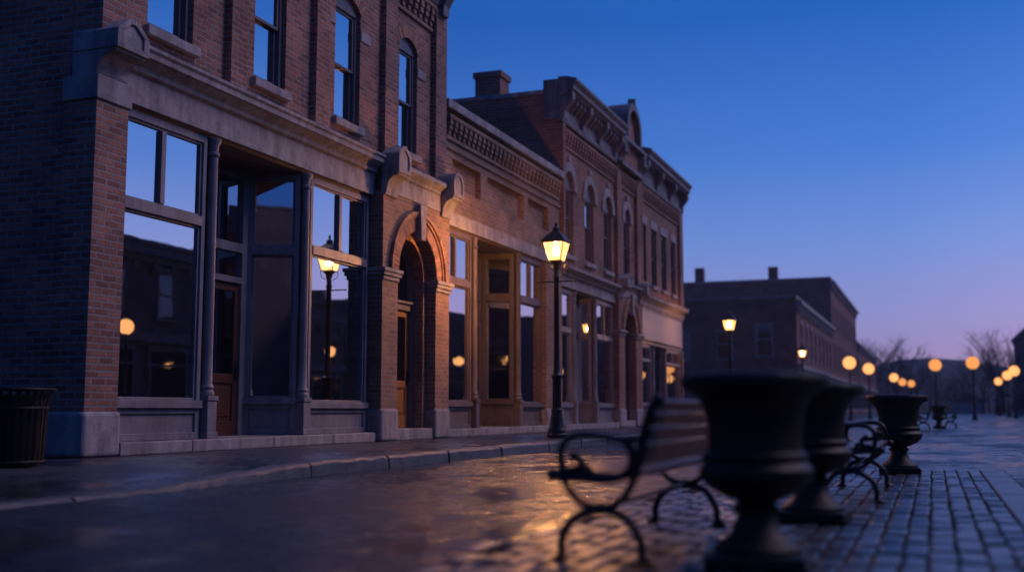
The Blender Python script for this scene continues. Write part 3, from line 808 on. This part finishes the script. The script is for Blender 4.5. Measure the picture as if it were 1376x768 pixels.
def smooth(a, b, t):
    t = max(0, min(1, (t - a) / (b - a))); return t * t * (3 - 2 * t)
def walk_z(x, y):
    k = 1 - smooth(7.2, 10.6, y)
    return .14 - k * .118 * smooth(-8.6, -6.4, x)
sw = MB(); xs = [-9.3, -8.6, -8.2, -7.8, -7.4, -7.0, -6.7, -6.45, -6.235]
ys = [-6, 0, 4, 6] + [6 + .4 * i for i in range(1, 14)] + [12, 16, 24, 32, 40, 44]
grid = [[sw.v((x, y, walk_z(x, y))) for y in ys] for x in xs]
for i in range(len(xs) - 1):
    for j in range(len(ys) - 1): sw.face([grid[i][j], grid[i + 1][j], grid[i + 1][j + 1], grid[i][j + 1]])
# strip beside the corner building
gr2 = [[sw.v((x, y, .14)) for y in (-6, 10.25)] for x in (-40, -9.3)]
sw.face([gr2[0][0], gr2[1][0], gr2[1][1], gr2[0][1]])
struct(sw.build('sidewalk', 'walk', None, 0, True))
kb = MB(); y = -5.0; rnd = random.Random(3)
while y < 44:
    L = rnd.uniform(1.5, 2.3); ye = min(y + L, 44.0)
    n = 12; dx = rnd.uniform(-.012, .012)
    rows = []
    for i in range(n + 1):
        yy = y + .012 + (ye - y - .024) * i / n
        zt_ = walk_z(-6.23, yy) + .006 + rnd.uniform(-.010, .008); xo = -6.02 + dx + rnd.uniform(-.02, .02)
        rows.append([kb.v(p) for p in ((-6.235, yy, -.05), (-6.235, yy, zt_), (xo - .03, yy, zt_), (xo, yy, zt_ - .03), (xo + .012, yy, -.05))])
    for r0, r1 in zip(rows, rows[1:]):
        for k in range(4): kb.face([r0[k], r1[k], r1[k + 1], r0[k + 1]])
    kb.face(rows[0]); kb.face(rows[-1][::-1])
    y = ye
struct(kb.build('kerb', 'stonewet', None, .006, True))
s2 = MB(); s2.box(-9.3, -6.0, 78, 200, -.05, .14); struct(s2.build('sidewalk', 'walk'))
s3 = MB(); s3.box(8.6, 12.2, -8, 82, -.05, .14); s3.box(8.6, 12.2, 95, 190, -.05, .14); struct(s3.build('sidewalk', 'walk'))

# cobbled strip of real setts
def setts(x0, x1, y0, y1, seed):
    rnd = random.Random(seed); m = MB(); w = .122; x = x1
    while x - w > x0 - .02:
        y = y1 - rnd.uniform(0, .05); ww = w * rnd.uniform(.93, 1.04)
        while y > y0:
            L = rnd.choice((.34, .40, .44, .50)) * rnd.uniform(.9, 1.1)
            a, b = x - ww + .011 + rnd.uniform(-.004, .004), x - .007 + rnd.uniform(-.004, .004)
            c_, d_ = y - L + .045, y - .04
            if x - ww < x0 + .45 and rnd.random() < (x0 + .45 - x + ww) * 1.5: y -= L; continue
            h = .020 + rnd.uniform(-.002, .003); t1, t2 = rnd.uniform(-.0025, .0025), rnd.uniform(-.005, .005)
            r = .014; rl = .045
            def corner(px_, py_, dz): return m.v((px_ + rnd.uniform(-.006, .006), py_ + rnd.uniform(-.012, .012), dz))
            lo = [corner(*p) for p in ((a, c_, -.005), (b, c_, -.005), (b, d_, -.005), (a, d_, -.005))]
            mi = [m.v((q.co.x, q.co.y, h - .005)) for q in lo]
            ins = ((r, rl, t1 + t2), (-r, rl, -t1 + t2), (-r, -rl, -t1 - t2), (r, -rl, t1 - t2))
            hi = [m.v((q.co.x + dx, q.co.y + dy, h + dz)) for q, (dx, dy, dz) in zip(lo, ins)]
            for A, Bv in ((lo, mi), (mi, hi)):
                for k in range(4): m.face([A[k], A[(k + 1) % 4], Bv[(k + 1) % 4], Bv[k]])
            m.face(hi)
            y -= L
        x -= ww
    return m
CX0, CX1, CY0, CY1 = -2.25, .44, -1.0, 13.4
struct(setts(CX0, CX1, CY0, CY1, 5).build('cobble_paving', 'sett', None, 0, False))
b_ = MB(); b_.box(CX0 + .22, CX1 + .265, CY0, CY1 + .02, -.02, .0125); struct(b_.build('paving_bed', 'joint'))
b_ = MB(); b_.prism([(CX0 - .5, .003), (CX0 + .218, .0125), (CX0 + .218, -.02), (CX0 - .5, -.02)], 'y', CY0, CY1 + .3); struct(b_.build('road', 'road'))
bd = MB(); rnd = random.Random(9); y = CY0
while y < CY1 - .2:
    L = min(rnd.uniform(.7, 1.0), CY1 - y); bd.box(CX1 + .012, CX1 + .255, y + .006, y + L - .006, -.01, .02 + rnd.uniform(-.003, .003)); y += L
struct(bd.build('paving_border', 'border', None, .012))
# farther cobbled strip
struct(setts(-1.6, .9, 38.0, 46.0, 15).build('cobble_paving', 'sett', None, 0, True))

# ================================================================== street lamps
def make_lamp(glow='pane', lab='', light_disc_globe=0.0, bulb='bulb'):
    L = thing('street_lamp', (0, 0, 0), lab, 'street lamp', 'cast iron street lamps along the street')
    m = MB()
    m.lathe([(.20, 0), (.20, .07), (.185, .085), (.185, .10)], 8, rot=PI / 8)
    m.lathe([(.175, .10), (.175, .14), (.16, .17), (.15, .2), (.125, .33), (.108, .46), (.10, .50), (.115, .515), (.115, .54), (.09, .56)], 24)
    m.build('base', 'iron', L, .004, True)
    p = MB(); p.lathe([(.088, .55), (.085, .60), (.082, 1.12), (.09, 1.14), (.105, 1.16), (.105, 1.20), (.085, 1.22), (.07, 1.25), (.062, 1.30), (.058, 1.6), (.048, 3.05), (.058, 3.07), (.058, 3.12), (.046, 3.14), (.044, 3.28)], 20,
            lobe=lambda t, z: 1 + .06 * math.cos(10 * t) if .58 < z < 1.13 else 1)
    p.build('pole', 'iron', L, 0, True)
    b = MB(); b.tube([(-.37, 0, 3.02), (.37, 0, 3.02)], .013, 8); b.ball((-.38, 0, 3.02), .022); b.ball((.38, 0, 3.02), .022)
    b.build('ladder_bar', 'iron', L, 0, True)
    if light_disc_globe:
        f = MB(); f.lathe([(.046, 3.275), (.09, 3.30), (.10, 3.32), (.10, 3.36)], 12); f.build('globe_seat', 'iron', L, 0, True)
        f = MB(); zc = 3.34 + light_disc_globe * .97
        f.lathe([(max(.004, light_disc_globe * math.sin(PI * i / 12)), zc - light_disc_globe * math.cos(PI * i / 12)) for i in range(13)], 24); f.build('light_disc_globe', glow, L, 0, True)  # oversized ball replaces a lantern, shaped to read as its blurred light disc
        f = MB(); f.lathe([(.05, zc + light_disc_globe), (.04, zc + light_disc_globe + .05), (.004, zc + light_disc_globe + .12)], 10); f.build('finial', 'iron', L, 0, True)
        return L
    f = MB()
    f.lathe([(.046, 3.275), (.06, 3.30), (.055, 3.33), (.09, 3.37), (.115, 3.40), (.115, 3.43)], 12)
    for sx in (-1, 1):
        for sy in (-1, 1):
            f.tube([(sx * .125, sy * .125, 3.43), (sx * .212, sy * .212, 3.79)], .011, 6)
            f.tube([(sx * .05, sy * .05, 3.24), (sx * .115, sy * .115, 3.29), (sx * .135, sy * .135, 3.36), (sx * .125, sy * .125, 3.43)], .008, 6)
    for z, h, s in ((3.43, .02, .135), (3.79, .022, .225)):
        f.box(-s, s, -s, -s + .018, z - h, z); f.box(-s, s, s - .018, s, z - h, z); f.box(-s, -s + .018, -s + .018, s - .018, z - h, z); f.box(s - .018, s, -s + .018, s - .018, z - h, z)
    f.build('lantern_frame', 'iron', L, 0, True)
    g = MB(); q = [(-1, -1), (1, -1), (1, 1), (-1, 1)]
    lo = [g.v((a * .118, b * .118, 3.432)) for a, b in q]; hi = [g.v((a * .203, b * .203, 3.778)) for a, b in q]
    for k in range(4): g.face([lo[k], lo[(k + 1) % 4], hi[(k + 1) % 4], hi[k]])
    g.face(lo[::-1]); g.face(hi)
    g.build('lantern_glass', glow, L)
    f = MB(); f.lathe([(.012, 3.432), (.012, 3.50), (.03, 3.51), (.03, 3.53)], 10); f.build('burner', 'iron', L, 0, True)
    f = MB(); f.lathe([(.004, 3.535), (.04, 3.55), (.062, 3.60), (.055, 3.66), (.03, 3.71), (.004, 3.73)], 14); f.build('mantle', bulb, L, 0, True)
    c = MB(); r4 = math.sqrt(2)
    c.lathe([(.24 * r4, 3.792), (.24 * r4, 3.806), (.17 * r4, 3.90), (.085 * r4, 3.99), (.06 * r4, 4.0), (.06 * r4, 4.03)], 4, rot=PI / 4)
    c.lathe([(.07, 4.03), (.075, 4.06), (.05, 4.09), (.03, 4.10), (.026, 4.13), (.035, 4.15), (.02, 4.175), (.004, 4.21)], 12)
    c.build('lantern_roof', 'iron', L, .003)
    return L

lampA = place(make_lamp('pane'), (-6.8, 20.56, .14), 0, 'nearest street lamp, sharp and lit, before the one storey shop')
def lamp_at(src, loc, label): return place(copy_tree(src), loc, 0, label)
lampF = make_lamp('glowfar', '', .29)
lampM = make_lamp('pane', '', 0, 'bulbmid')
place(lampM, (-6.9, 41.0, .14), 0, 'second lit lamp on the left sidewalk, before the far brick side wall')
lampG = make_lamp('glowfar', '', .42)
lampD = place(make_lamp('glowdim', '', .42), (.2, 82.7, 0), 0, 'dimmer amber lamp glow before the dark trees, left of the brighter amber one')
lamp_at(lampM, (-6.7, 63.5, .14), 'third lit lamp on the left sidewalk, at the far brick building corner')
place(lampG, (-5.1, 76.8, .0), 0, 'left one of the two pale round lamp glows beside the far brick facade')
lamp_at(lampG, (-4.5, 88.5, .0), 'right one of the two pale round lamp glows beside the far brick facade')
lamp_at(lampG, (-3.5, 114.1, .0), 'leftmost of the three overlapping lamp glows on the left far down the street')
lamp_at(lampD, (-3.2, 133, .0), 'middle one of the three overlapping lamp glows on the left far down the street')
lamp_at(lampD, (-2.4, 141, .0), 'rightmost of the three overlapping lamp glows on the left far down the street')
lamp_at(lampD, (2.5, 79.6, 0), 'brighter amber lamp glow before the dark trees, right of the dimmer one')
lamp_at(lampG, (6.7, 133.2, 0), 'lowest and leftmost of the three overlapping lamp glows near the right edge')
lamp_at(lampG, (6.3, 110.2, 0), 'middle one of the three overlapping lamp glows near the right edge')
lamp_at(lampG, (6.1, 97.7, 0), 'highest and rightmost of the three overlapping lamp glows near the right edge')
for y, l in ((34, 'lamp across the street mirrored as a glow in the window beside the corner pier'),
             (54, 'lamp across the street mirrored in the window just left of the arched oak door'),
             (65.5, 'lamp across the street mirrored in the first window of the one storey shop'),
             (86, 'lamp across the street mirrored in a window of the building with the pediment')):
    (place(lampF, (9.9, y, .14), 0, l) if y == 34 else lamp_at(lampF, (9.9, y, .14), l))

# ================================================================== urns
def make_urn():
    U = thing('urn_planter', (0, 0, 0), '', 'planter', 'cast iron urns along the middle of the street')
    p = MB(); p.box(-.205, .205, -.205, .205, 0, .065); p.build('plinth', 'urn', U, .012)
    b = MB()
    def lobe(t, z):
        if .285 < z < .43: return 1 + .028 * abs(math.cos(12 * t)) * math.sin(PI * (z - .285) / .145)
        if z > .75: return 1 + .012 * math.cos(16 * t)
        return 1
    b.lathe([(.18, .065), (.18, .085), (.165, .10), (.135, .12), (.105, .15), (.088, .19), (.08, .225), (.10, .235), (.10, .255), (.078, .265),
             (.085, .275), (.13, .29), (.18, .315), (.215, .35), (.235, .385), (.236, .41), (.215, .435), (.205, .445), (.218, .455), (.218, .47), (.198, .485),
             (.195, .53), (.197, .58), (.204, .63), (.216, .67), (.236, .705), (.262, .73), (.29, .745), (.306, .755), (.312, .77), (.312, .79), (.304, .806), (.285, .812), (.262, .806), (.235, .77), (.205, .70)], 72, lobe=lobe, cap=False)
    b.build('bowl', 'urn', U, 0, True)
    s = MB(); s.lathe([(.0015, .735), (.1, .738), (.17, .728), (.222, .72)], 24, cap=False); s.build('soil', 'soil', U, 0, True)
    return U
u1 = place(make_urn(), (-.72, 4.86, .022), R(4), 'largest and nearest dark iron urn, beside the nearer bench')
place(copy_tree(u1), (-.70, 6.98, .022), R(-3), 'second dark iron urn, half hidden by the nearest urn, between the two benches')
place(copy_tree(u1), (-.36, 12.47, .022), R(2), 'fully visible iron urn at the far end of the cobbles beyond the second bench')
place(copy_tree(u1), (.15, 42.4, .022), R(2), 'tiny blurred urn far away in the middle of the street with benches beside it')

# ================================================================== benches
FR = {
 'front': [(-.20, .012), (-.178, .03), (-.178, .085), (-.148, .156), (-.08, .205), (0, .228)],
 'rear':  [(.205, .012), (.184, .03), (.18, .087), (.146, .157), (.096, .203), (0, .228)],
 'ring':  [(-.175, .372), (-.155, .328), (-.122, .282), (-.067, .243), (.009, .232), (.08, .257), (.129, .31), (.157, .372), (.173, .434)],
 'rail':  [(-.213, .372), (-.155, .367), (-.077, .361), (.011, .356), (.087, .367), (.13, .397), (.147, .444), (.137, .491), (.105, .528)],
 'arm':   [(-.161, .372), (-.179, .428), (-.181, .476), (-.16, .518), (-.115, .543), (-.054, .548), (.023, .54), (.088, .53), (.175, .532)],
 's1':    [(-.15, .40), (-.12, .398), (-.095, .408), (-.085, .43), (-.097, .45), (-.117, .452)],
 's2':    [(-.085, .402), (-.06, .414), (-.049, .399), (-.06, .38)],
 'post':  [(.157, .372), (.18, .465), (.193, .527), (.213, .61), (.241, .678), (.262, .70)],
}
RAD = {'front': .019, 'rear': .019, 'ring': .017, 'rail': .019, 'arm': .017, 's1': .015, 's2': .013, 'post': .021}
def make_bench():
    B = thing('park_bench', (0, 0, 0), '', 'bench', 'iron and wood benches along the middle of the street')
    H = .89
    for y in (-H, H):
        m = MB()
        for k, pts in FR.items():
            sp = spline([(x, y, z) for x, z in pts], 5)
            m.tube(sp, RAD[k], 8)
        m.ball((-.217, y, .372), .03); m.ball((-.117, y, .455), .026); m.ball((.264, y, .703), .03); m.ball((-.06, y, .38), .014)
        m.box(-.225, -.16, y - .025, y + .025, 0, .016); m.box(.16, .23, y - .025, y + .025, 0, .016)
        m.ball((.0, y, .229), .03)
        m.build('end_frame', 'iron', B, 0, True)
    bk = [((.262, .702), (.247, .655)), ((.243, .645), (.226, .588)), ((.222, .578), (.205, .52)), ((.202, .51), (.172, .418))]
    for (a, b) in bk:
        d = Vector((a[0] - b[0], a[1] - b[1])).normalized(); n = Vector((d.y, -d.x)) * .013
        MB().prism([(a[0] - n.x, a[1] - n.y), (a[0] + n.x, a[1] + n.y), (b[0] + n.x, b[1] + n.y), (b[0] - n.x, b[1] - n.y)], 'y', -H - .0, H + .0).build('back_slat', 'slat', B, .004)
    for i in range(5):
        x = -.165 + i * .068; z = .386 - .004 * i
        MB().box(x - .029, x + .029, -H, H, z - .013, z + .013).build('seat_slat', 'slat', B, .004)
    MB().tube([(.0, -H, .229), (.0, H, .229)], .011, 8).build('stretcher', 'iron', B, 0, True)
    return B
bn = place(make_bench(), (-1.38, 5.66, .022), 0, 'nearer iron scrollwork bench with brown slats, just left of the nearest urn')
place(copy_tree(bn), (-.58, 9.30, .022), PI, 'farther iron scrollwork bench just before the urn at the end of the cobbles')
place(copy_tree(bn), (-.35, 40.6, .022), 0, 'tiny dark bench on the left of the far urn in the street middle')
place(copy_tree(bn), (.55, 44.2, .022), PI, 'tiny dark bench on the right of the far urn in the street middle')

# ================================================================== litter bin
T = thing('litter_bin', (-8.36, 8.5, .125), 'round black slatted litter bin beside the corner pier of the tall brick building', 'litter bin')
T0 = Vector((-8.36, 8.5, .125))
bo = MB(Matrix.Translation(T0))
for k in range(28):
    t = 2 * PI * k / 28; Mz = Matrix.Translation(T0) @ Matrix.Rotation(t, 4, 'Z'); bo.M = Mz
    pts = [(.285, .05), (.30, .45), (.31, .60), (.33, .68), (.365, .745)]
    for (r0, z0_), (r1, z1_) in zip(pts, pts[1:]):
        bo.prism([(r0, z0_), (r0 + .008, z0_), (r1 + .008, z1_), (r1, z1_)], 'y', -.018, .018)
bo.build('slats', 'bin', T)
rg = MB(Matrix.Translation(T0))
for r, z in ((.30, .06), (.312, .57), (.372, .75)):
    rg.tube([(r * math.cos(2 * PI * k / 40), r * math.sin(2 * PI * k / 40), z) for k in range(41)], .013, 6, cap=False)
rg.build('hoops', 'bin', T, 0, True)
MB(Matrix.Translation(T0)).lathe([(.05, .0), (.26, .0), (.26, .04), (.262, .70), (.25, .70), (.245, .08), (.01, .08)], 32).build('liner', 'bin', T, 0, True)

# ================================================================== trees and hills
def bare_tree(h, seed):
    rnd = random.Random(seed); tr = MB(); tw = MB()
    tr.tube([(0, 0, 0), (.05 * h * .1, 0, h * .15), (0, .02 * h, h * .34)], [h * .022, h * .017, h * .013], 7)
    def grow(p, d, L, r, lev):
        q = p + d * L * .5 + Vector((rnd.uniform(-1, 1), rnd.uniform(-1, 1), rnd.uniform(-.5, 1))) * L * .08
        e = p + d * L
        (tr if lev < 2 else tw).tube([p, q, e], [r, r * .8, r * .55], 5 if lev < 2 else 3, cap=False)
        if lev >= 5: return
        for k in range(rnd.choice((2, 3, 3))):
            nd = (d + Vector((rnd.uniform(-1, 1), rnd.uniform(-1, 1), rnd.uniform(-.35, .75))) * .75).normalized()
            grow(p + d * L * rnd.uniform(.55, 1.0), nd, L * rnd.uniform(.62, .85), r * .56, lev + 1)
    for k in range(5):
        t = 2 * PI * k / 5 + rnd.uniform(-.4, .4)
        grow(Vector((0, .02 * h * .8, h * rnd.uniform(.24, .34))), Vector((math.cos(t) * .6, math.sin(t) * .6, 1)).normalized(), h * rnd.uniform(.19, .26), h * .009, 1)
    return tr, tw
treespecs = []; tlab = []
protos_n = 3
rt = random.Random(11)
for k, (px_, y, h) in enumerate([(-7.2, 205, 14.5), (-5.4, 190, 12.5), (-3.6, 215, 13.5), (-2.4, 180, 10), (-.6, 205, 9.0), (1.2, 225, 8.5), (3.4, 230, 8.5), (5.6, 215, 10.5), (7.6, 200, 12), (8.6, 178, 12.5), (9.8, 186, 15.5), (11.4, 215, 14), (12.8, 236, 16), (-10.5, 226, 17), (-13.5, 232, 16)]):
    treespecs.append((px_, y, h))
tlab = ['bare tree just right of the farthest left building', 'second bare tree from the farthest left building', 'bare tree above the three overlapping lamp glows on the left', 'small bare tree left of the dimmer amber lamp glow',
        'low bare tree behind the dimmer amber lamp glow', 'lowest bare tree just right of the dimmer amber lamp glow', 'low bare tree between the two amber lamp glows', 'bare tree behind the brighter amber lamp glow',
        'bare tree just right of the brighter amber lamp glow', 'bare tree left of the tallest tree near the right edge', 'tallest bare tree near the dark building at the right edge', 'bare tree behind the three overlapping lamp glows near the right edge',
        'large bare tree half hidden by the dark building at the right edge', 'large bare tree showing over the farthest left building', 'bare tree hidden mostly behind the farthest left building']
protos = []
for i, ((x, y, h), l) in enumerate(zip(treespecs, tlab)):
    if i < 3:
        t = thing('bare_tree', (0, 0, 0), l, 'tree', 'bare trees at the end of the street')
        tr, tw = bare_tree(12, 20 + i); tr.build('trunk', 'bark', t); tw.build('crown', 'bark', t); protos.append(t)
    else: t = copy_tree(protos[i % 3])
    place(t, (x, y, 0), i * 1.3, l); s_ = h / 12; t.scale = (s_ * 1.15, s_ * 1.15, s_)

wd = MB(); rnd = random.Random(4)
for i in range(300):
    x = rnd.uniform(-60, 70); y = rnd.uniform(226, 280)
    mid = abs(x - 3) / 40
    h = (4.5 + 7 * min(1, mid) + rnd.uniform(-1, 2.5)) * (y / 240)
    wd.tube([(x, y, 0), (x, y, h * .6)], [.25, .1], 4, cap=False)
    for k in range(70):
        t = rnd.uniform(0, 2 * PI); z = h * rnd.uniform(.12, 1); rr = 3.0 * math.sqrt(max(.02, 1 - (z / h) ** 2)) * rnd.uniform(.2, 1)
        c_ = Vector((x + rr * math.cos(t), y + rr * math.sin(t), z)); s_ = rnd.uniform(.35, .8)
        a = Vector((rnd.uniform(-1, 1), rnd.uniform(-1, 1), rnd.uniform(-1, 1))).normalized() * s_
        b = Vector((rnd.uniform(-1, 1), rnd.uniform(-1, 1), rnd.uniform(-1, 1))).normalized() * s_
        wd.face([wd.v(c_), wd.v(c_ + a), wd.v(c_ + b), wd.v(c_ + (a + b) * .3)][:3])
o = wd.build('far_woods', 'wood_far'); o['kind'] = 'stuff'; tag(o, 'dark mass of bare woods closing the far end of the street', 'woods')
hl = MB(); n = 60; top = []
rows = []
for j, (yy, k) in enumerate(((240, 0), (262, .55), (290, 1.0), (318, .8), (343, 0))):
    rows.append([hl.v((-218 + 436 * i / n, yy, k * (5 + 7 * abs(math.sin(i * .21 + 1.2)) + 2 * math.sin(i * .7)) - .05)) for i in range(n + 1)])
for r0, r1 in zip(rows, rows[1:]):
    for i in range(n): hl.face([r0[i], r0[i + 1], r1[i + 1], r1[i]])
struct(hl.build('hills', 'hill', None, 0, True))

# ================================================================== air
hm, hnt, hout = new_mat('evening_air'); hg = NT(hnt)
pv = hg.n('ShaderNodeVolumePrincipled'); pv.inputs['Color'].default_value = (.62, .68, .9, 1); pv.inputs['Density'].default_value = .0006
pv.inputs['Anisotropy'].default_value = .35
hnt.links.new(pv.outputs[0], hout.inputs['Volume'])
hz = MB().box(-222, 222, -102, 347, -1.1, 23).build('haze', hm); hz['kind'] = 'stuff'; tag(hz, 'thin bluish evening haze that softens the far end of the street', 'haze')

# ================================================================== sky, light
W = bpy.data.worlds.new('World'); S.world = W; W.use_nodes = True
nt = W.node_tree; nt.nodes.clear(); g = NT(nt)
d = g.n('ShaderNodeTexCoord').outputs['Generated']
sp = g.n('ShaderNodeSeparateXYZ', Vector=d)
nz = noise(g, d, 2.0, 3, .5)
zz = g.math('ADD', sp.outputs[2], g.math('MULTIPLY', g.math('SUBTRACT', nz, .5), .03))
grad = g.ramp(zz, [(0.0, (.25, .165, .30)), (.035, (.255, .19, .35)), (.075, (.205, .205, .43)), (.14, (.115, .195, .48)), (.22, (.045, .14, .455)), (.34, (.013, .085, .355)), (.55, (.022, .10, .36)), (1.0, (.02, .085, .32))])
dot = g.n('ShaderNodeVectorMath', _operation='DOT_PRODUCT', i0=d, i1=Vector((.62, .78, .05)).normalized()).outputs['Value']
az = g.rng(dot, -.6, 1.0, .42, 1.32)
tint = g.mix(g.rng(dot, -.5, .5, 1, 0), (1, 1, 1, 1), (.42, .72, 1.0, 1))
grad = g.mix(1.0, grad, tint, 'MULTIPLY')
glow = g.mix(g.rng(dot, .76, 1.0, 0, 1), (1, 1, 1, 1), (1.75, 1.3, 1.1, 1))
grad = g.mix(1.0, grad, glow, 'MULTIPLY')
sc = g.n('ShaderNodeVectorMath', _operation='SCALE', i0=grad); nt.links.new(az, sc.inputs['Scale'])
bg = g.n('ShaderNodeBackground', Strength=1.27); nt.links.new(sc.outputs[0], bg.inputs['Color'])
wo = nt.nodes.new('ShaderNodeOutputWorld'); nt.links.new(bg.outputs[0], wo.inputs[0])

sun = bpy.data.lights.new('afterglow', 'SUN'); sun.energy = .85; sun.angle = R(26); sun.color = (1.0, .72, .80)
so = bpy.data.objects.new('afterglow', sun); COL.objects.link(so)
dv = Vector((.66, .42, .78)); so.rotation_euler = dv.to_track_quat('Z', 'Y').to_euler()

# ================================================================== camera
cam = bpy.data.cameras.new('camera'); co = bpy.data.objects.new('camera', cam); COL.objects.link(co)
co.location = (0, 0, .68)
th, ps = R(6.315), R(20.5915)
F = Vector((-math.sin(ps) * math.cos(th), math.cos(ps) * math.cos(th), math.sin(th)))
co.rotation_euler = F.to_track_quat('-Z', 'Y').to_euler()
cam.sensor_width = 36; cam.lens = 1500 / 1376 * 36; cam.clip_end = 2000; cam.clip_start = .05
cam.dof.use_dof = True; cam.dof.focus_distance = 15.2
cam.dof.aperture_fstop = (cam.lens / 1000) / .053
cam.dof.aperture_blades = 0
S.camera = co

S.render.engine = 'CYCLES'
cy = S.cycles
cy.use_denoising = True
try: cy.denoiser = 'OPENIMAGEDENOISE'
except Exception: pass
cy.max_bounces = 6; cy.diffuse_bounces = 2; cy.glossy_bounces = 4; cy.transparent_max_bounces = 8; cy.transmission_bounces = 2
cy.caustics_reflective = False; cy.caustics_refractive = False
cy.sample_clamp_indirect = 4.0
S.view_settings.view_transform = 'Standard'; S.view_settings.look = 'None'
S.view_settings.exposure = 0; S.view_settings.gamma = 1
